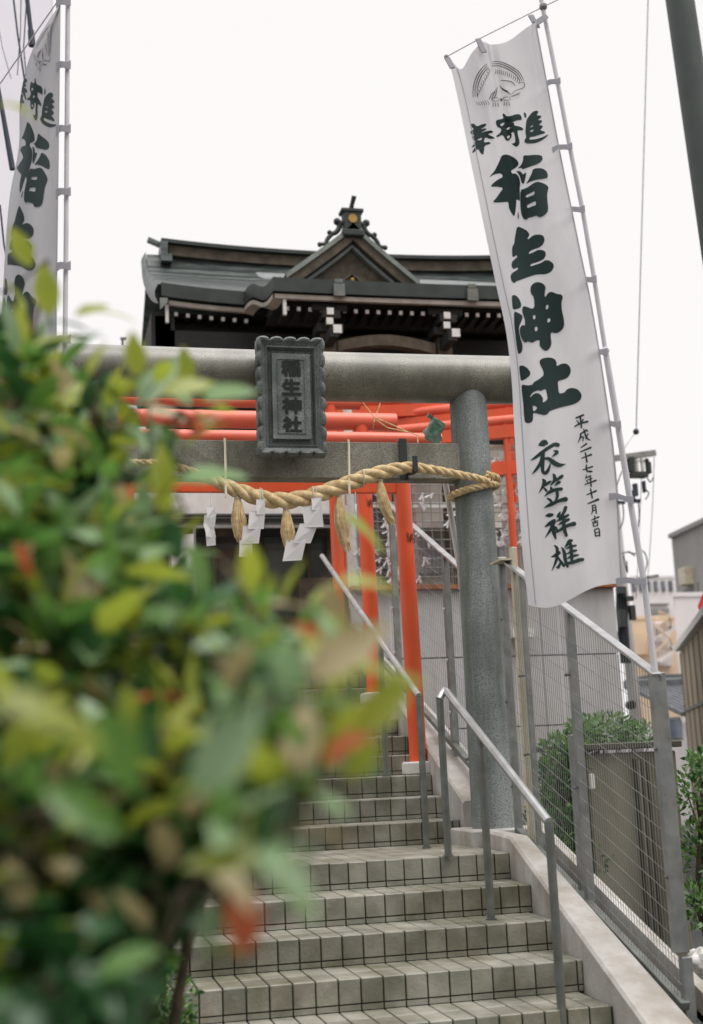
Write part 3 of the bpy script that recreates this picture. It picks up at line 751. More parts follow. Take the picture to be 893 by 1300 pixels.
def bpx(u, v):
    a = poly_at(L_edge, v); b_ = poly_at(R_edge, v); x = a[0] + (b_[0] - a[0]) * u; y = a[1] + (b_[1] - a[1]) * u
    if v < .08:      # top edge sags between its loops
        k = (1 - v / .08)
        y += k * (18 * math.exp(-((u - .14) / .09) ** 2) + 9 * math.exp(-((u - .66) / .2) ** 2) - 6 * math.exp(-((u - .38) / .06) ** 2) )
    if v > .94:
        k = (v - .94) / .06
        y += k * (12 * math.sin(u * math.pi) * (1 - u) + 4 * math.sin(u * 7))
    return x, y
def bdepth(u, v):
    d = .030 * math.sin(u * 4.3 + v * 3.0) + .016 * math.sin(u * 9 - v * 7 + 1) + .010 * math.sin(v * 21 + u * 3)
    d += .028 * math.exp(-((u - .50 + .15 * v) / .03) ** 2) * max(0, 1 - v * 2.6) - .020 * math.exp(-((u - .30) / .05) ** 2) * max(0, 1 - v * 3)
    d += .0012 * math.sin(u * 17 + v * 31 + 2 * math.sin(v * 9)) * math.sin(v * 13 + u * 5 + 2)
    for tv in (.118, .234, .345, .466, .59, .715, .845):      # pulls at the loops
        d -= .016 * max(0, (u - .55) / .45) ** 2 * math.exp(-((v - tv - .03 * (1 - u)) / .010) ** 2)
    for tu in (.06, .42, .95):
        d += .012 * math.exp(-((u - tu - (v * .8) * (.5 - tu)) / .022) ** 2) * max(0, 1 - v * 5)
    e = max(0, (.17 - u) / .17); d += .10 * e * e * min(1, max(0, (v - .2) * 2.5))      # left side curls back
    return BY + d
def bsurf(u, v, off=0.0):
    x, y = bpx(u, v); return AY(x, y, bdepth(u, v) - off)
def b_inv(x, y):
    u, v = .5, min(max((y - 60) / 690, 0), 1)
    for _ in range(12):
        a, b_ = bpx(u, v); e = 1e-3
        ax, ay = bpx(u + e, v); cx, cy = bpx(u, v + e)
        j = [(ax - a) / e, (cx - a) / e, (ay - b_) / e, (cy - b_) / e]; det = j[0] * j[3] - j[1] * j[2]
        ex, ey = x - a, y - b_
        u += (ex * j[3] - ey * j[1]) / det; v += (-ex * j[2] + ey * j[0]) / det
        v = min(max(v, 0), 1)
    return u, v

def z6(P): return [(620 + x / 7.225, 180 + y / 7.225) for x, y in P]
def z7(P): return [(630 + x / 6.5, 350 + y / 6.5) for x, y in P]
def z8(P): return [(590 + x / 7.442, 120 + y / 7.442) for x, y in P]
GLY = [
 ('ine', [
  (z6([(8, 325), (30, 300), (62, 262), (85, 215), (105, 175), (122, 125), (165, 112), (215, 128), (262, 160), (282, 192), (275, 218), (240, 245), (208, 266), (222, 290), (252, 288), (275, 308), (290, 340), (295, 380), (290, 430), (293, 500), (290, 545), (262, 522), (258, 570), (252, 640), (240, 685), (215, 655), (192, 610), (185, 548), (150, 552), (95, 555), (38, 555), (70, 520), (105, 470), (140, 422), (90, 410), (20, 412), (48, 375), (90, 345), (135, 322), (130, 300), (112, 288), (60, 296)]), []),
  (z6([(322, 122), (375, 122), (440, 116), (490, 122), (503, 150), (490, 180), (450, 205), (390, 225), (350, 240), (315, 252), (308, 236), (268, 245), (300, 215), (320, 175)]), []),
  (z6([(255, 268), (285, 265), (305, 275), (318, 300), (352, 275), (345, 320), (335, 365), (325, 388), (305, 372), (298, 340), (285, 300)]), []),
  (z6([(410, 248), (450, 238), (500, 242), (535, 265), (550, 300), (545, 330), (510, 338), (450, 345), (395, 360), (345, 388), (375, 340), (400, 290)]), []),
  (z6([(296, 440), (345, 425), (385, 400), (420, 375), (455, 362), (500, 375), (540, 395), (555, 415), (550, 440), (542, 480), (545, 540), (552, 600), (548, 640), (520, 670), (480, 692), (462, 688), (445, 675), (400, 690), (375, 695), (345, 718), (320, 700), (305, 660), (297, 610), (294, 540)]),
      [z6([(345, 490), (390, 470), (428, 448), (425, 482), (390, 495), (350, 512)]), z6([(357, 580), (400, 558), (437, 540), (440, 580), (400, 590), (360, 610)])]),
  (z6([(272, 650), (278, 640), (284, 690), (276, 710), (270, 690)]), [])]),
 ('sei', [(z6([(265, 770), (320, 792), (360, 815), (382, 850), (362, 885), (365, 895), (395, 870), (430, 850), (480, 848), (512, 865), (520, 900), (505, 940), (470, 970), (420, 985), (380, 1005), (372, 1030), (420, 1010), (455, 990), (500, 990), (530, 1010), (528, 1050), (505, 1080), (460, 1100), (390, 1122), (388, 1142), (440, 1125), (490, 1108), (520, 1085), (560, 1085), (600, 1115), (605, 1150), (580, 1190), (530, 1215), (450, 1215), (380, 1235), (300, 1265), (255, 1280), (240, 1298), (215, 1275), (205, 1235), (215, 1205), (275, 1170), (272, 1148), (235, 1168), (215, 1145), (218, 1100), (245, 1075), (268, 1055), (262, 1035), (228, 1062), (218, 1020), (222, 960), (240, 930), (245, 880)]), [])]),
 ('kami', [
  (z7([(130, 160), (160, 158), (190, 185), (210, 230), (205, 262), (175, 275), (140, 280), (132, 220)]), []),
  (z7([(148, 290), (185, 305), (222, 328), (215, 365), (190, 420), (192, 470), (205, 520), (220, 570), (218, 620), (195, 648), (178, 635), (165, 540), (150, 400)]), []),
  (z7([(222, 250), (255, 255), (295, 272), (318, 262), (315, 180), (285, 140), (285, 90), (310, 60), (345, 50), (385, 60), (412, 90), (402, 140), (405, 180), (430, 140), (460, 130), (500, 148), (545, 155), (553, 180), (540, 220), (545, 290), (560, 350), (565, 410), (545, 450), (500, 478), (455, 465), (452, 500), (460, 560), (445, 600), (412, 625), (375, 600), (358, 570), (362, 530), (330, 535), (300, 555), (265, 540), (238, 555), (215, 525), (198, 480), (196, 432), (215, 405), (240, 412), (240, 365), (228, 330), (215, 290)]),
      [z7([(412, 245), (435, 238), (432, 268), (412, 280)]), z7([(303, 328), (325, 320), (328, 350), (310, 362)]), z7([(424, 355), (448, 348), (448, 378), (426, 388)]), z7([(318, 425), (342, 415), (345, 448), (325, 462)])])]),
 ('yashiro', [
  (z7([(190, 742), (225, 740), (262, 762), (285, 795), (280, 825), (240, 855), (205, 872), (195, 800)]), []),
  (z7([(208, 895), (260, 905), (300, 900), (310, 880), (360, 850), (395, 820), (390, 780), (365, 735), (358, 700), (385, 680), (440, 672), (485, 685), (503, 715), (500, 748), (540, 725), (580, 722), (612, 750), (620, 790), (600, 835), (565, 855), (510, 868), (515, 920), (520, 972), (565, 965), (580, 940), (625, 922), (675, 935), (708, 975), (705, 1015), (670, 1050), (610, 1070), (560, 1080), (490, 1100), (440, 1118), (430, 1140), (400, 1152), (350, 1140), (305, 1130), (308, 1170), (300, 1205), (270, 1218), (238, 1212), (230, 1150), (225, 1060), (215, 980)]),
      [z7([(275, 1010), (300, 965), (345, 945), (370, 952), (410, 930), (420, 970), (428, 1020), (385, 1050), (390, 1010), (360, 970), (320, 968)]), z7([(304, 1065), (345, 1088), (318, 1118), (306, 1112)])])]),
 ('shin', [
  (z8([(560, 160), (585, 180), (585, 215), (572, 222), (563, 190)]), []),
  (z8([(610, 200), (650, 155), (690, 148), (700, 165), (680, 195), (722, 195), (728, 212), (690, 240), (732, 240), (735, 255), (700, 285), (735, 290), (742, 305), (712, 335), (755, 345), (765, 362), (720, 375), (660, 395), (620, 400), (612, 425), (680, 418), (740, 400), (802, 368), (770, 405), (720, 440), (660, 460), (590, 462), (565, 445), (570, 425), (585, 400), (575, 350), (580, 290), (585, 240)]), [z8([(625, 300), (650, 285), (645, 298), (622, 312)]), z8([(622, 338), (655, 328), (650, 345), (620, 354)])])]),
 ('ki', [
  (z8([(358, 180), (372, 175), (400, 205), (440, 200), (480, 185), (520, 182), (540, 205), (543, 238), (500, 240), (450, 262), (470, 265), (470, 290), (500, 295), (540, 305), (560, 325), (545, 338), (500, 335), (505, 380), (520, 430), (520, 470), (490, 495), (465, 480), (440, 462), (480, 455), (478, 400), (465, 350), (440, 360), (450, 380), (440, 410), (410, 440), (385, 425), (372, 390), (350, 380), (320, 400), (292, 395), (340, 360), (350, 320), (310, 305), (295, 270), (300, 240), (340, 230), (370, 225)]), [z8([(335, 280), (370, 262), (380, 275), (350, 300)]), z8([(395, 320), (425, 300), (430, 318), (405, 335)]), z8([(400, 395), (425, 380), (430, 400), (408, 418)])])]),
 ('ho', [
  (z8([(60, 275), (90, 272), (118, 300), (160, 280), (205, 270), (205, 292), (150, 330), (195, 315), (215, 325), (150, 362), (200, 345), (260, 335), (275, 358), (215, 372), (260, 392), (295, 412), (240, 420), (195, 400), (180, 450), (240, 445), (250, 462), (190, 480), (185, 530), (178, 570), (150, 550), (130, 510), (100, 535), (72, 555), (80, 525), (110, 480), (62, 505), (85, 470), (108, 440), (70, 410), (75, 390), (100, 385), (60, 370), (55, 345), (90, 325), (65, 300)]), [z8([(120, 425), (165, 405), (165, 425), (130, 432)])])]),
]
def dens(vs2, fs, thr=4.0, smooth=0):
    """split long edges of a flat pixel-space mesh"""
    bm = bmesh.new(); V = [bm.verts.new((x, y, 0)) for x, y in vs2]
    for f in fs:
        try: bm.faces.new([V[i] for i in f])
        except ValueError: pass
    for _ in range(5):
        es = [e for e in bm.edges if e.calc_length() > thr]
        if not es: break
        bmesh.ops.subdivide_edges(bm, edges=es, cuts=1); bmesh.ops.triangulate(bm, faces=bm.faces)
    bm.verts.index_update(); vs = [(v.co.x, v.co.y) for v in bm.verts]; f2 = [tuple(v.index for v in f.verts) for f in bm.faces]; bm.free()
    return vs, f2
def chaikin(P, n=1):
    for _ in range(n):
        Q = []
        for i in range(len(P)):
            a = P[i]; b_ = P[(i + 1) % len(P)]
            Q += [(a[0] * .78 + b_[0] * .22, a[1] * .78 + b_[1] * .22), (a[0] * .22 + b_[0] * .78, a[1] * .22 + b_[1] * .78)]
        P = Q
    return P
GM = []
for nm, polys in GLY:
    parts = []
    for outer, holes in polys:
        loops = [[Vector((x, y, 0)) for x, y in chaikin(lp_)] for lp_ in [outer] + holes]
        tris = tessellate_polygon(loops); flat = [(p.x, p.y) for l_ in loops for p in l_]
        parts.append(dens(flat, [tuple(t) for t in tris]))
    GM.append(parts)
def brush(P, f):
    """one brush stroke: (x, y, width) points in a traced view, mapped by f; round ends"""
    sc_ = f(1, 0)[0] - f(0, 0)[0]
    C = catmull([list(p) for p in P], 4) if len(P) > 2 else [[P[0][k] + (P[1][k] - P[0][k]) * t / 4 for k in range(3)] for t in range(5)]
    vs = []; fs = []
    for i, c in enumerate(C):
        a = C[max(i - 1, 0)]; b_ = C[min(i + 1, len(C) - 1)]; dx, dy = b_[0] - a[0], b_[1] - a[1]; l = math.hypot(dx, dy) or 1
        w = max(c[2], 3) / 2; vs += [(c[0] - dy / l * w, c[1] + dx / l * w), (c[0] + dy / l * w, c[1] - dx / l * w)]
    n = len(C)
    for i in range(n - 1): fs.append((2 * i, 2 * i + 1, 2 * i + 3, 2 * i + 2))
    for e, (i0, sg) in enumerate(((0, -1), (n - 1, 1))):
        c = C[i0]; o = C[1] if i0 == 0 else C[n - 2]; dx, dy = c[0] - o[0], c[1] - o[1]; l = math.hypot(dx, dy) or 1; dx /= l; dy /= l; w = max(c[2], 3) / 2
        k = len(vs); vs.append((c[0], c[1]))
        for q in range(7):
            an = -math.pi / 2 + math.pi * q / 6; vs.append((c[0] + (dx * math.cos(an) - dy * math.sin(an)) * w, c[1] + (dy * math.cos(an) + dx * math.sin(an)) * w))
        for q in range(6): fs.append((k, k + 1 + q, k + 2 + q))
    return [f(x, y) for x, y in vs], fs
fa = lambda x, y: (670 + x / 11.16, 550 + y / 11.16)
fb = lambda x, y: (680 + x / 11.16, 635 + y / 11.16)
fc = lambda x, y: (720 + x / 7.43, 515 + y / 7.43)
BR = [
 (fa, [[(160,170,20),(205,150,80),(250,135,90),(270,142,50)],[(45,385,8),(110,345,40),(200,275,50),(300,205,50),(380,160,55),(430,165,62)],[(215,290,60),(205,380,60),(170,450,50),(110,530,35),(60,580,6)],[(220,290,60),(215,430,55),(215,530,50),(245,565,50),(290,530,48),(328,430,14)],[(345,335,8),(400,290,40),(418,262,52),(370,243,12)],[(235,360,30),(300,360,50),(380,420,70),(450,450,60),(545,438,6)]]),
 (fa, [[(160,850,6),(215,760,40),(240,690,60),(222,660,38)],[(250,740,30),(300,700,45),(330,682,25)],[(240,780,30),(270,815,35)],[(330,735,20),(385,665,50),(380,600,45),(362,580,20)],[(400,670,35),(460,630,50),(490,608,48)],[(380,750,8),(430,705,45),(455,692,40)],[(240,895,8),(320,830,50),(400,800,50),(480,790,50)],[(335,775,40),(350,810,40)],[(420,830,45),(425,890,45),(402,945,30)],[(285,925,25),(325,950,40),(345,985,30)],[(235,1058,10),(330,1010,55),(440,960,50),(540,935,72)]]),
 (fb, [[(140,225,8),(190,215,60),(240,207,42)],[(140,375,20),(210,330,60),(268,284,42)],[(270,300,50),(215,420,45),(135,535,6)],[(255,380,60),(265,470,55),(290,545,25)],[(290,390,40),(310,430,30),(290,465,20)],[(320,230,40),(340,195,40),(355,160,10)],[(340,260,30),(400,180,45),(430,105,52)],[(300,300,14),(380,260,45),(465,212,38)],[(330,350,14),(400,305,50),(470,274,42)],[(290,465,14),(370,410,50),(460,360,50),(550,335,66)],[(400,230,50),(410,400,55),(440,500,46)]]),
 (fb, [[(225,805,10),(280,785,50),(335,745,55)],[(275,645,25),(310,690,45),(305,820,45),(280,900,35),(235,1000,8)],[(320,800,20),(360,870,40),(405,925,46)],[(305,950,25),(325,950,45),(350,900,30),(355,860,10)],[(375,670,20),(410,740,50),(425,850,50),(458,940,35)],[(420,665,15),(460,620,50),(490,580,60),(515,572,40)],[(500,620,45),(510,720,50),(520,870,40)],[(430,690,14),(500,660,40),(575,642,28)],[(440,765,14),(510,730,40),(578,712,33)],[(450,830,14),(520,795,45),(605,777,28)],[(440,900,40),(530,880,50),(620,850,55),(670,842,50)]]),
 (fc, [[(90,115,18),(155,88,20)],[(95,140,10),(110,160,14)],[(155,130,14),(140,150,10)],[(75,195,12),(130,165,18),(195,150,20)],[(128,110,18),(138,205,16)]]),
 (fc, [[(105,350,6),(130,290,18),(130,265,14)],[(130,265,14),(180,235,18)],[(160,220,12),(185,300,18),(220,325,10)],[(135,300,10),(155,295,14),(150,335,8)],[(200,265,12),(180,310,12)],[(185,225,10),(195,240,14)]]),
 (fc, [[(135,395,10),(185,360,18)],[(130,435,12),(225,395,20)]]),
 (fc, [[(140,495,10),(230,462,20)],[(175,445,14),(190,530,18)]]),
 (fc, [[(152,605,10),(240,575,18)],[(185,560,14),(190,615,18),(235,620,18)]]),
 (fc, [[(185,655,10),(175,690,8)],[(180,680,10),(225,660,14)],[(185,705,8),(235,685,14)],[(170,745,10),(275,705,18)],[(220,660,12),(230,760,16)],[(190,705,12),(195,730,8)]]),
 (fc, [[(190,840,10),(275,805,20)],[(225,785,14),(240,870,16)]]),
 (fc, [[(200,925,12),(295,885,24)]]),
 (fc, [[(240,940,12),(245,990,14),(232,1025,6)],[(245,945,12),(270,940,12),(278,1015,14)],[(248,965,10),(270,962,10)],[(248,990,10),(270,985,10)]]),
 (fc, [[(232,1080,10),(300,1050,18)],[(262,1040,12),(265,1085,12)],[(240,1100,10),(290,1085,12)],[(248,1110,12),(255,1140,12)],[(250,1112,10),(290,1100,12),(288,1135,12)],[(255,1138,10),(290,1132,10)]]),
 (fc, [[(262,1170,12),(272,1230,14)],[(265,1172,12),(302,1160,14),(310,1230,14)],[(272,1200,10),(305,1192,10)],[(274,1230,12),(310,1222,12)]]),
]
SM = [[brush(P, f) for P in strokes] for f, strokes in BR]
def arc_stroke(P, w):
    """a thin brush stroke along pixel points, as quads"""
    vs = []; fs = []
    for i, p in enumerate(P):
        a = P[max(i - 1, 0)]; b_ = P[min(i + 1, len(P) - 1)]; dx, dy = b_[0] - a[0], b_[1] - a[1]; l = math.hypot(dx, dy) or 1
        ww = w * (.45 + .55 * math.sin(math.pi * (i + .5) / len(P)))
        vs += [(p[0] - dy / l * ww / 2, p[1] + dx / l * ww / 2), (p[0] + dy / l * ww / 2, p[1] - dx / l * ww / 2)]
    for i in range(len(P) - 1): fs.append((2 * i, 2 * i + 1, 2 * i + 3, 2 * i + 2))
    return vs, fs
def z9(P): return [(560 + x / 4.96, 10 + y / 4.96) for x, y in P]
def sm(P, n=5): return [tuple(q) for q in catmull([list(p) for p in P], n)]
CREST = []
for i, r in enumerate((0, 13, 26)):
    CREST.append(arc_stroke(z9(sm([(203 + r, 562 - r * .3), (205 + r, 500), (225 + r, 430 + r * .3), (262 + r * .8, 375 + r * .6), (292 + r * .4, 350 + r)])), 1.1))
    CREST.append(arc_stroke(z9(sm([(322, 338 + r), (375, 338 + r * 1.05), (440 - r * .2, 365 + r), (495 - r * .6, 405 + r * .8), (524 - r, 460)])), 1.1))
for k in range(13):
    t = k / 12; x = 345 + t * 150; y = 385 + t * t * 62
    CREST.append(arc_stroke(z9(sm([(x, y), (x + 2, y + 16), (x - 5, y + 30)], 3)), .8))
for k in range(9):
    t = k / 8; x = 300 - t * 75; y = 380 + t * 150
    CREST.append(arc_stroke(z9(sm([(x, y), (x + 8, y + 14), (x + 4, y + 30)], 3)), .8))
for dx in (0, 1, 2):
    s_ = dx * 14
    CREST.append(arc_stroke(z9(sm([(305 + s_, 575 - s_ * .4), (318 + s_, 545), (338 + s_ * .6, 525 - s_)])), 1.1))
    CREST.append(arc_stroke(z9(sm([(440 - s_, 545 - s_ * .6), (415 - s_, 520 - s_ * .4), (385 - s_ * .5, 515 - s_)])), 1.1))
CREST.append(arc_stroke(z9(sm([(375, 455), (440, 462), (470, 488)])), 1.2))
CREST.append(arc_stroke(z9(sm([(490, 470), (525, 470), (520, 500), (470, 520), (440, 545)])), .9))
for cx_, cy_ in ((345, 575), (415, 570)):
    CREST.append(arc_stroke(z9(sm([(cx_ + 24 * math.cos(a), cy_ + 11 * math.sin(a)) for a in [q * math.pi / 5 for q in range(11)]], 2)), .9))
    for q in (-14, 0, 14): CREST.append(arc_stroke(z9([(cx_ + q, cy_ + 20), (cx_ + q * 1.2, cy_ + 45)]), 1.1))
CREST.append(arc_stroke(z9([(374, 572), (382, 576), (386, 584)]), 2.4))
for k in range(6): CREST.append(arc_stroke(z9(sm([(220 + k * 14, 590 - k * 2), (228 + k * 15, 600), (240 + k * 12, 612)], 3)), .7))
for k in range(7): CREST.append(arc_stroke(z9(sm([(440 + k * 8, 560 - k * 2), (452 + k * 8, 552 - k * 4)], 3)), .7))

M_CLOTH_SHADE = mat('shaded_banner_cloth', srgb(196, 196, 199), 0.9, srgb(180, 180, 184), 3, translucent=0.3, bump=0.3, bscale=9, stain=srgb(160, 160, 164), stain_scale=4, stain_amt=0.4, stretch=(1, 1, 0.4))  # left banner's shade put into a greyer, less translucent copy of the cloth
def make_banner(surf, root, m_=None):
    """surf(u, v, off) -> world point"""
    b = MB(); b.grid(lambda u, v: surf(u, v, 0), 90, 260)
    # a back layer gives the cloth its thickness
    cl_ = build('cloth', b, m_ or M_CLOTH, root, smooth=True)
    for (ua, ub) in ((.075, .085), (.985, 1.0)):
        h = MB(); h.grid(lambda u, v: surf(ua + (ub - ua) * u, .01 + v * .985, .0025), 1, 150); build('hem', h, M_HEM, root, smooth=True)
    return cl_
def put_glyphs(surf, root, items, base=0.0018):
    for parts in items:
        b = MB()
        for i, (vs, fs) in enumerate(parts):
            out_ = []
            for x, y in vs:
                u, v = b_inv(x, y); out_.append(surf(u, v, base + .0006 * i))
            b.add(out_, fs)
        o = build('printed_character', b, M_INK, root, smooth=True)
def ribbon_tab(root, a, c, w, th=.004, mid=0.02):
    b = MB(); a = Vector(a); c = Vector(c); n = 6; vs = []
    for i in range(n + 1):
        t = i / n; p = a + (c - a) * t + Vector((0, -.012 * math.sin(t * math.pi), .006 * math.sin(t * 6)))
        ww = w * (1 - .3 * math.sin(t * math.pi)); vs += [p + Vector((0, 0, ww / 2)), p - Vector((0, 0, ww / 2)), p + Vector((0, th, ww / 2)), p + Vector((0, th, -ww / 2))]
    fs = []
    for i in range(n):
        o = i * 4; fs += [(o, o + 1, o + 5, o + 4), (o + 2, o + 6, o + 7, o + 3), (o, o + 4, o + 6, o + 2), (o + 1, o + 3, o + 7, o + 5)]
    fs += [(0, 2, 3, 1), (n * 4, n * 4 + 1, n * 4 + 3, n * 4 + 2)]
    b.add(vs, fs); return build('loop_tab', b, M_HEM, root)
brt = thing('shrine_banner', tuple(AY(730, 745, BY)), 'tall white banner with dark green brush characters hanging right of the grey torii', 'banner')
make_banner(bsurf, brt)
put_glyphs(bsurf, brt, GM + SM)
b = MB()
for i, (vs, fs) in enumerate(CREST): b.add([bsurf(*b_inv(x, y), .003 + .0001 * i) for x, y in vs], fs)
build('printed_crest', b, M_INK, brt)
POLE = [(688, 2), (708, 103), (724, 187), (740, 266), (755, 355), (769, 445), (785, 540), (800, 633), (818, 738), (833, 862)]
PP = [AY(x, y, BY + .05) for x, y in POLE]
pr_ = thing('banner_pole', PP[-1], 'white telescopic banner pole leaning left, fixed to the front fence post', 'pole')
b = MB(); b.tube([PP[0] + Vector((-.005, 0, .06))] + PP[:6], [.0125] * 7, 14); build('upper_tube', b, M_POLE, pr_, smooth=True)
b = MB(); b.tube([PP[5]] + PP[6:] + [PP[-1] + (PP[-1] - PP[-2]) * .3], [.0165] * 6, 14); b.ball(PP[5], .022, 10); build('lower_tube', b, M_POLE, pr_, smooth=True)
b = MB(); b.tube([AY(566, 72, BY + .04), AY(612, 47, BY + .04), AY(690, 8, BY + .05), AY(740, -16, BY + .05)], .0042, 8); build('cross_rod', b, M_POLE, pr_)
b = MB(); b.ball(AY(567, 72, BY + .04), .014, 8); b.ball(AY(690, 8, BY + .045), .024, 8); build('rod_fitting', b, M_STEEL, pr_)
for (xa, ya, xb, yb) in ((694, 108, 710, 101), (704, 191, 725, 184), (719, 269, 741, 264), (731, 358, 756, 353), (746, 449, 770, 445), (761, 538, 787, 538), (776, 631, 803, 634), (785, 739, 819, 737)):
    u_, v_ = b_inv(xa, ya)
    ribbon_tab(brt, AY(xa - 2, ya, BY - .012), AY(xb + 2, yb, BY + .022), .040)
for (xa, ya, xb, yb) in ((568, 73, 575, 86), (607, 49, 615, 66), (674, 19, 683, 35)):
    a = AY(xa, ya, BY + .02); c = AY(xb, yb, BY - .006); b = MB(); b.bar(a, c, .030, .008, up=Vector((0, 1, 0))); build('loop_tab', b, M_HEM, brt)
b = MB(); b.bar(AY(680, 30, BY - .01), AY(694, 20, BY + .02), .03, .012, up=Vector((0, 1, 0))); build('loop_tab', b, M_HEM, brt)

# left banner: seen nearly edge on, swinging away from its pole
LE2 = resamp([(75, 6), (50, 42), (34, 80), (27, 115), (20, 165), (24, 185), (15, 225), (8, 290), (5, 350), (0, 420), (-5, 520), (-10, 640), (-12, 760)])
RE2 = resamp([(77, 4), (76, 90), (75, 170), (74, 250), (73, 330), (72, 400), (72, 480), (71, 560), (71, 640), (70, 720), (70, 760)])
BL = 6.45
def lsurf(u, v, off=0.0):
    a = poly_at(LE2, v); c = poly_at(RE2, v)
    uu = max(0.0, (u - .0)) ** 1.45
    x = a[0] + (c[0] - a[0]) * uu; y = a[1] + (c[1] - a[1]) * uu
    dep = BL + .46 * (1 - u) ** 1.1 * min(1, .15 + v * 5) + .018 * math.sin(u * 10 + v * 5)
    return AY(x, y, dep - off)
blt = thing('shrine_banner', tuple(AY(60, 745, BL)), 'white banner with dark green characters at the left edge, turned nearly edge on', 'banner')
make_banner(lsurf, blt, M_CLOTH_SHADE)
def put_left(items):
    for parts in items:
        b = MB()
        for i, (vs, fs) in enumerate(parts):
            o_ = []
            for x, y in vs:
                u, v = b_inv(x, y); v2 = v * 1.07 - .006; o_.append(lsurf(min(max(u * 1.13 - .07, 0), 1), v2, .004 + .0006 * i))
            b.add(o_, fs)
        build('printed_character', b, M_INK, blt, smooth=True)
put_left(GM + SM)
b = MB()
for i, (vs, fs) in enumerate(CREST): b.add([lsurf(*b_inv(x, y), .004 + .0001 * i) for x, y in vs], fs)
build('printed_crest', b, M_INK, blt)
LP = [AY(86.5, -30, BL + .03), AY(85.5, 100, BL + .03), AY(84, 300, BL + .03), AY(82, 500, BL + .03), AY(80, 760, BL + .03), AY(79, 980, BL + .03)]
pl2 = thing('banner_pole', LP[-1], 'white upright banner pole at the left edge beside the turned banner', 'pole')
b = MB(); b.tube(LP, .0125, 12); build('tube', b, M_POLE, pl2, smooth=True)
b = MB(); b.tube([AY(88, -20, BL + .03), AY(0, 106, BL + .5)], .004, 6); build('cross_rod', b, M_POLE, pl2)
for y_ in (2, 82, 163, 243, 337, 430, 520):
    ribbon_tab(blt, AY(71, y_ + 3, BL - .01), AY(90, y_ - 1, BL + .012), .05)

# ------------------------------------------------------------------ the hall
HC = 3.95; HY = 16.0
hall = thing('shrine_hall', (HC, 18, 1.28), 'dark timber shrine hall with curved green copper roof and front gable behind the torii', 'shrine')
XLh, XRh = 1.42, 7.20
RC = (XLh + XRh) / 2
hw = (XRh - XLh) / 2
ridgeY = 18.3
zr0 = 6.60 * ridgeY / 16 - .02
def sori(x): return .10 * (abs(x - RC) / hw) ** 3.5
def roofz(x, t):      # t 0 ridge .. 1 eave
    e = 6.03 + sori(x); r = zr0 - .07
    return r + (e - r) * (t ** .62)
b = MB(); b.grid(lambda u, v: Vector((XLh + (XRh - XLh) * u, ridgeY + (HY - ridgeY) * v, roofz(XLh + (XRh - XLh) * u, v))), 40, 16)
b.grid(lambda u, v: Vector((XLh + (XRh - XLh) * u, ridgeY + (20.6 - ridgeY) * v, roofz(XLh + (XRh - XLh) * u, v))), 40, 16)
rf = build('roof', b, M_COPPER, hall, smooth=True)
for j in range(1, 15):         # lapped copper courses
    v = j / 15; c_ = MB()
    c_.grid(lambda a, q: Vector((XLh + (XRh - XLh) * a, ridgeY + (HY - ridgeY) * (v + q * .012), roofz(XLh + (XRh - XLh) * a, v + q * .012) + .012 + .004 * (1 - q))), 40, 1)
    build('seam', c_, M_COPPER_D, rf)
# ridge
def rz(x): return zr0 + .015 + .11 * (abs(x - RC) / hw) ** 2.4
def strip(b, x0, x1, y0, y1, zf0, zf1, n=40):
    vs = []
    for i in range(n + 1):
        x = x0 + (x1 - x0) * i / n; vs += [(x, y0, zf0(x)), (x, y0, zf1(x)), (x, y1, zf1(x)), (x, y1, zf0(x))]
    fs = []
    for i in range(n):
        o = i * 4
        for j in range(4): fs.append((o + j, o + (j + 1) % 4, o + 4 + (j + 1) % 4, o + 4 + j))
    fs += [(0, 1, 2, 3), (n * 4, n * 4 + 3, n * 4 + 2, n * 4 + 1)]
    b.add(vs, fs)
b = MB(); strip(b, XLh + .32, XRh - .32, ridgeY - .14, ridgeY + .14, lambda x: rz(x) - .215, lambda x: rz(x) - .06); build('ridge', b, M_WOOD_B, rf)
b = MB(); strip(b, XLh + .20, XRh - .20, ridgeY - .22, ridgeY + .22, lambda x: rz(x) - .055, lambda x: rz(x)); build('ridge_cap', b, M_COPPER_D, rf)
for sg in (-1, 1):
    xe = RC + sg * (hw - .22)
    b = MB(); b.bar((xe, ridgeY, rz(xe) - .03), (xe + sg * .20, ridgeY, rz(xe) + .05), .12, .05); b.box((xe - sg * .02, ridgeY - .02, rz(xe) - .16), (.10, .46, .20)); b.box((xe - sg * .05, ridgeY - .02, rz(xe) - .31), (.16, .5, .11)); build('ridge_end', b, M_COPPER, rf)
# eave edge: thick layered edge, pale board, rafters
def eave(x0, x1, Y, z, name_parent, th=.15):
    b = MB(); strip(b, x0, x1, Y - .03, Y + .25, lambda x: z(x) - th, lambda x: z(x) + .01); build('eave_edge', b, M_COPPER_D, name_parent)
    b = MB(); strip(b, x0 + .10, x1 - .05, Y + .02, Y + .08, lambda x: z(x) - th - .085, lambda x: z(x) - th - .03); build('fascia_board', b, M_FASCIA, name_parent)
eave(XLh, 2.66, HY, lambda x: 6.03 + sori(x), rf, .17)
# rolled verge at the left
b = MB(); b.grid(lambda u, v: Vector((XLh - .015 - .07 * math.sin(v * math.pi * .9), HY - .04 + u * 2.3, roofz(XLh, 1 - u) + .02 - v * .30)), 14, 6); build('verge', b, M_COPPER, rf, smooth=True)
b = MB(); b.grid(lambda u, v: Vector((XRh + .015 + .07 * math.sin(v * math.pi * .9), HY - .04 + u * 2.3, roofz(XRh, 1 - u) + .02 - v * .30)), 14, 6); build('verge', b, M_COPPER, rf, smooth=True)
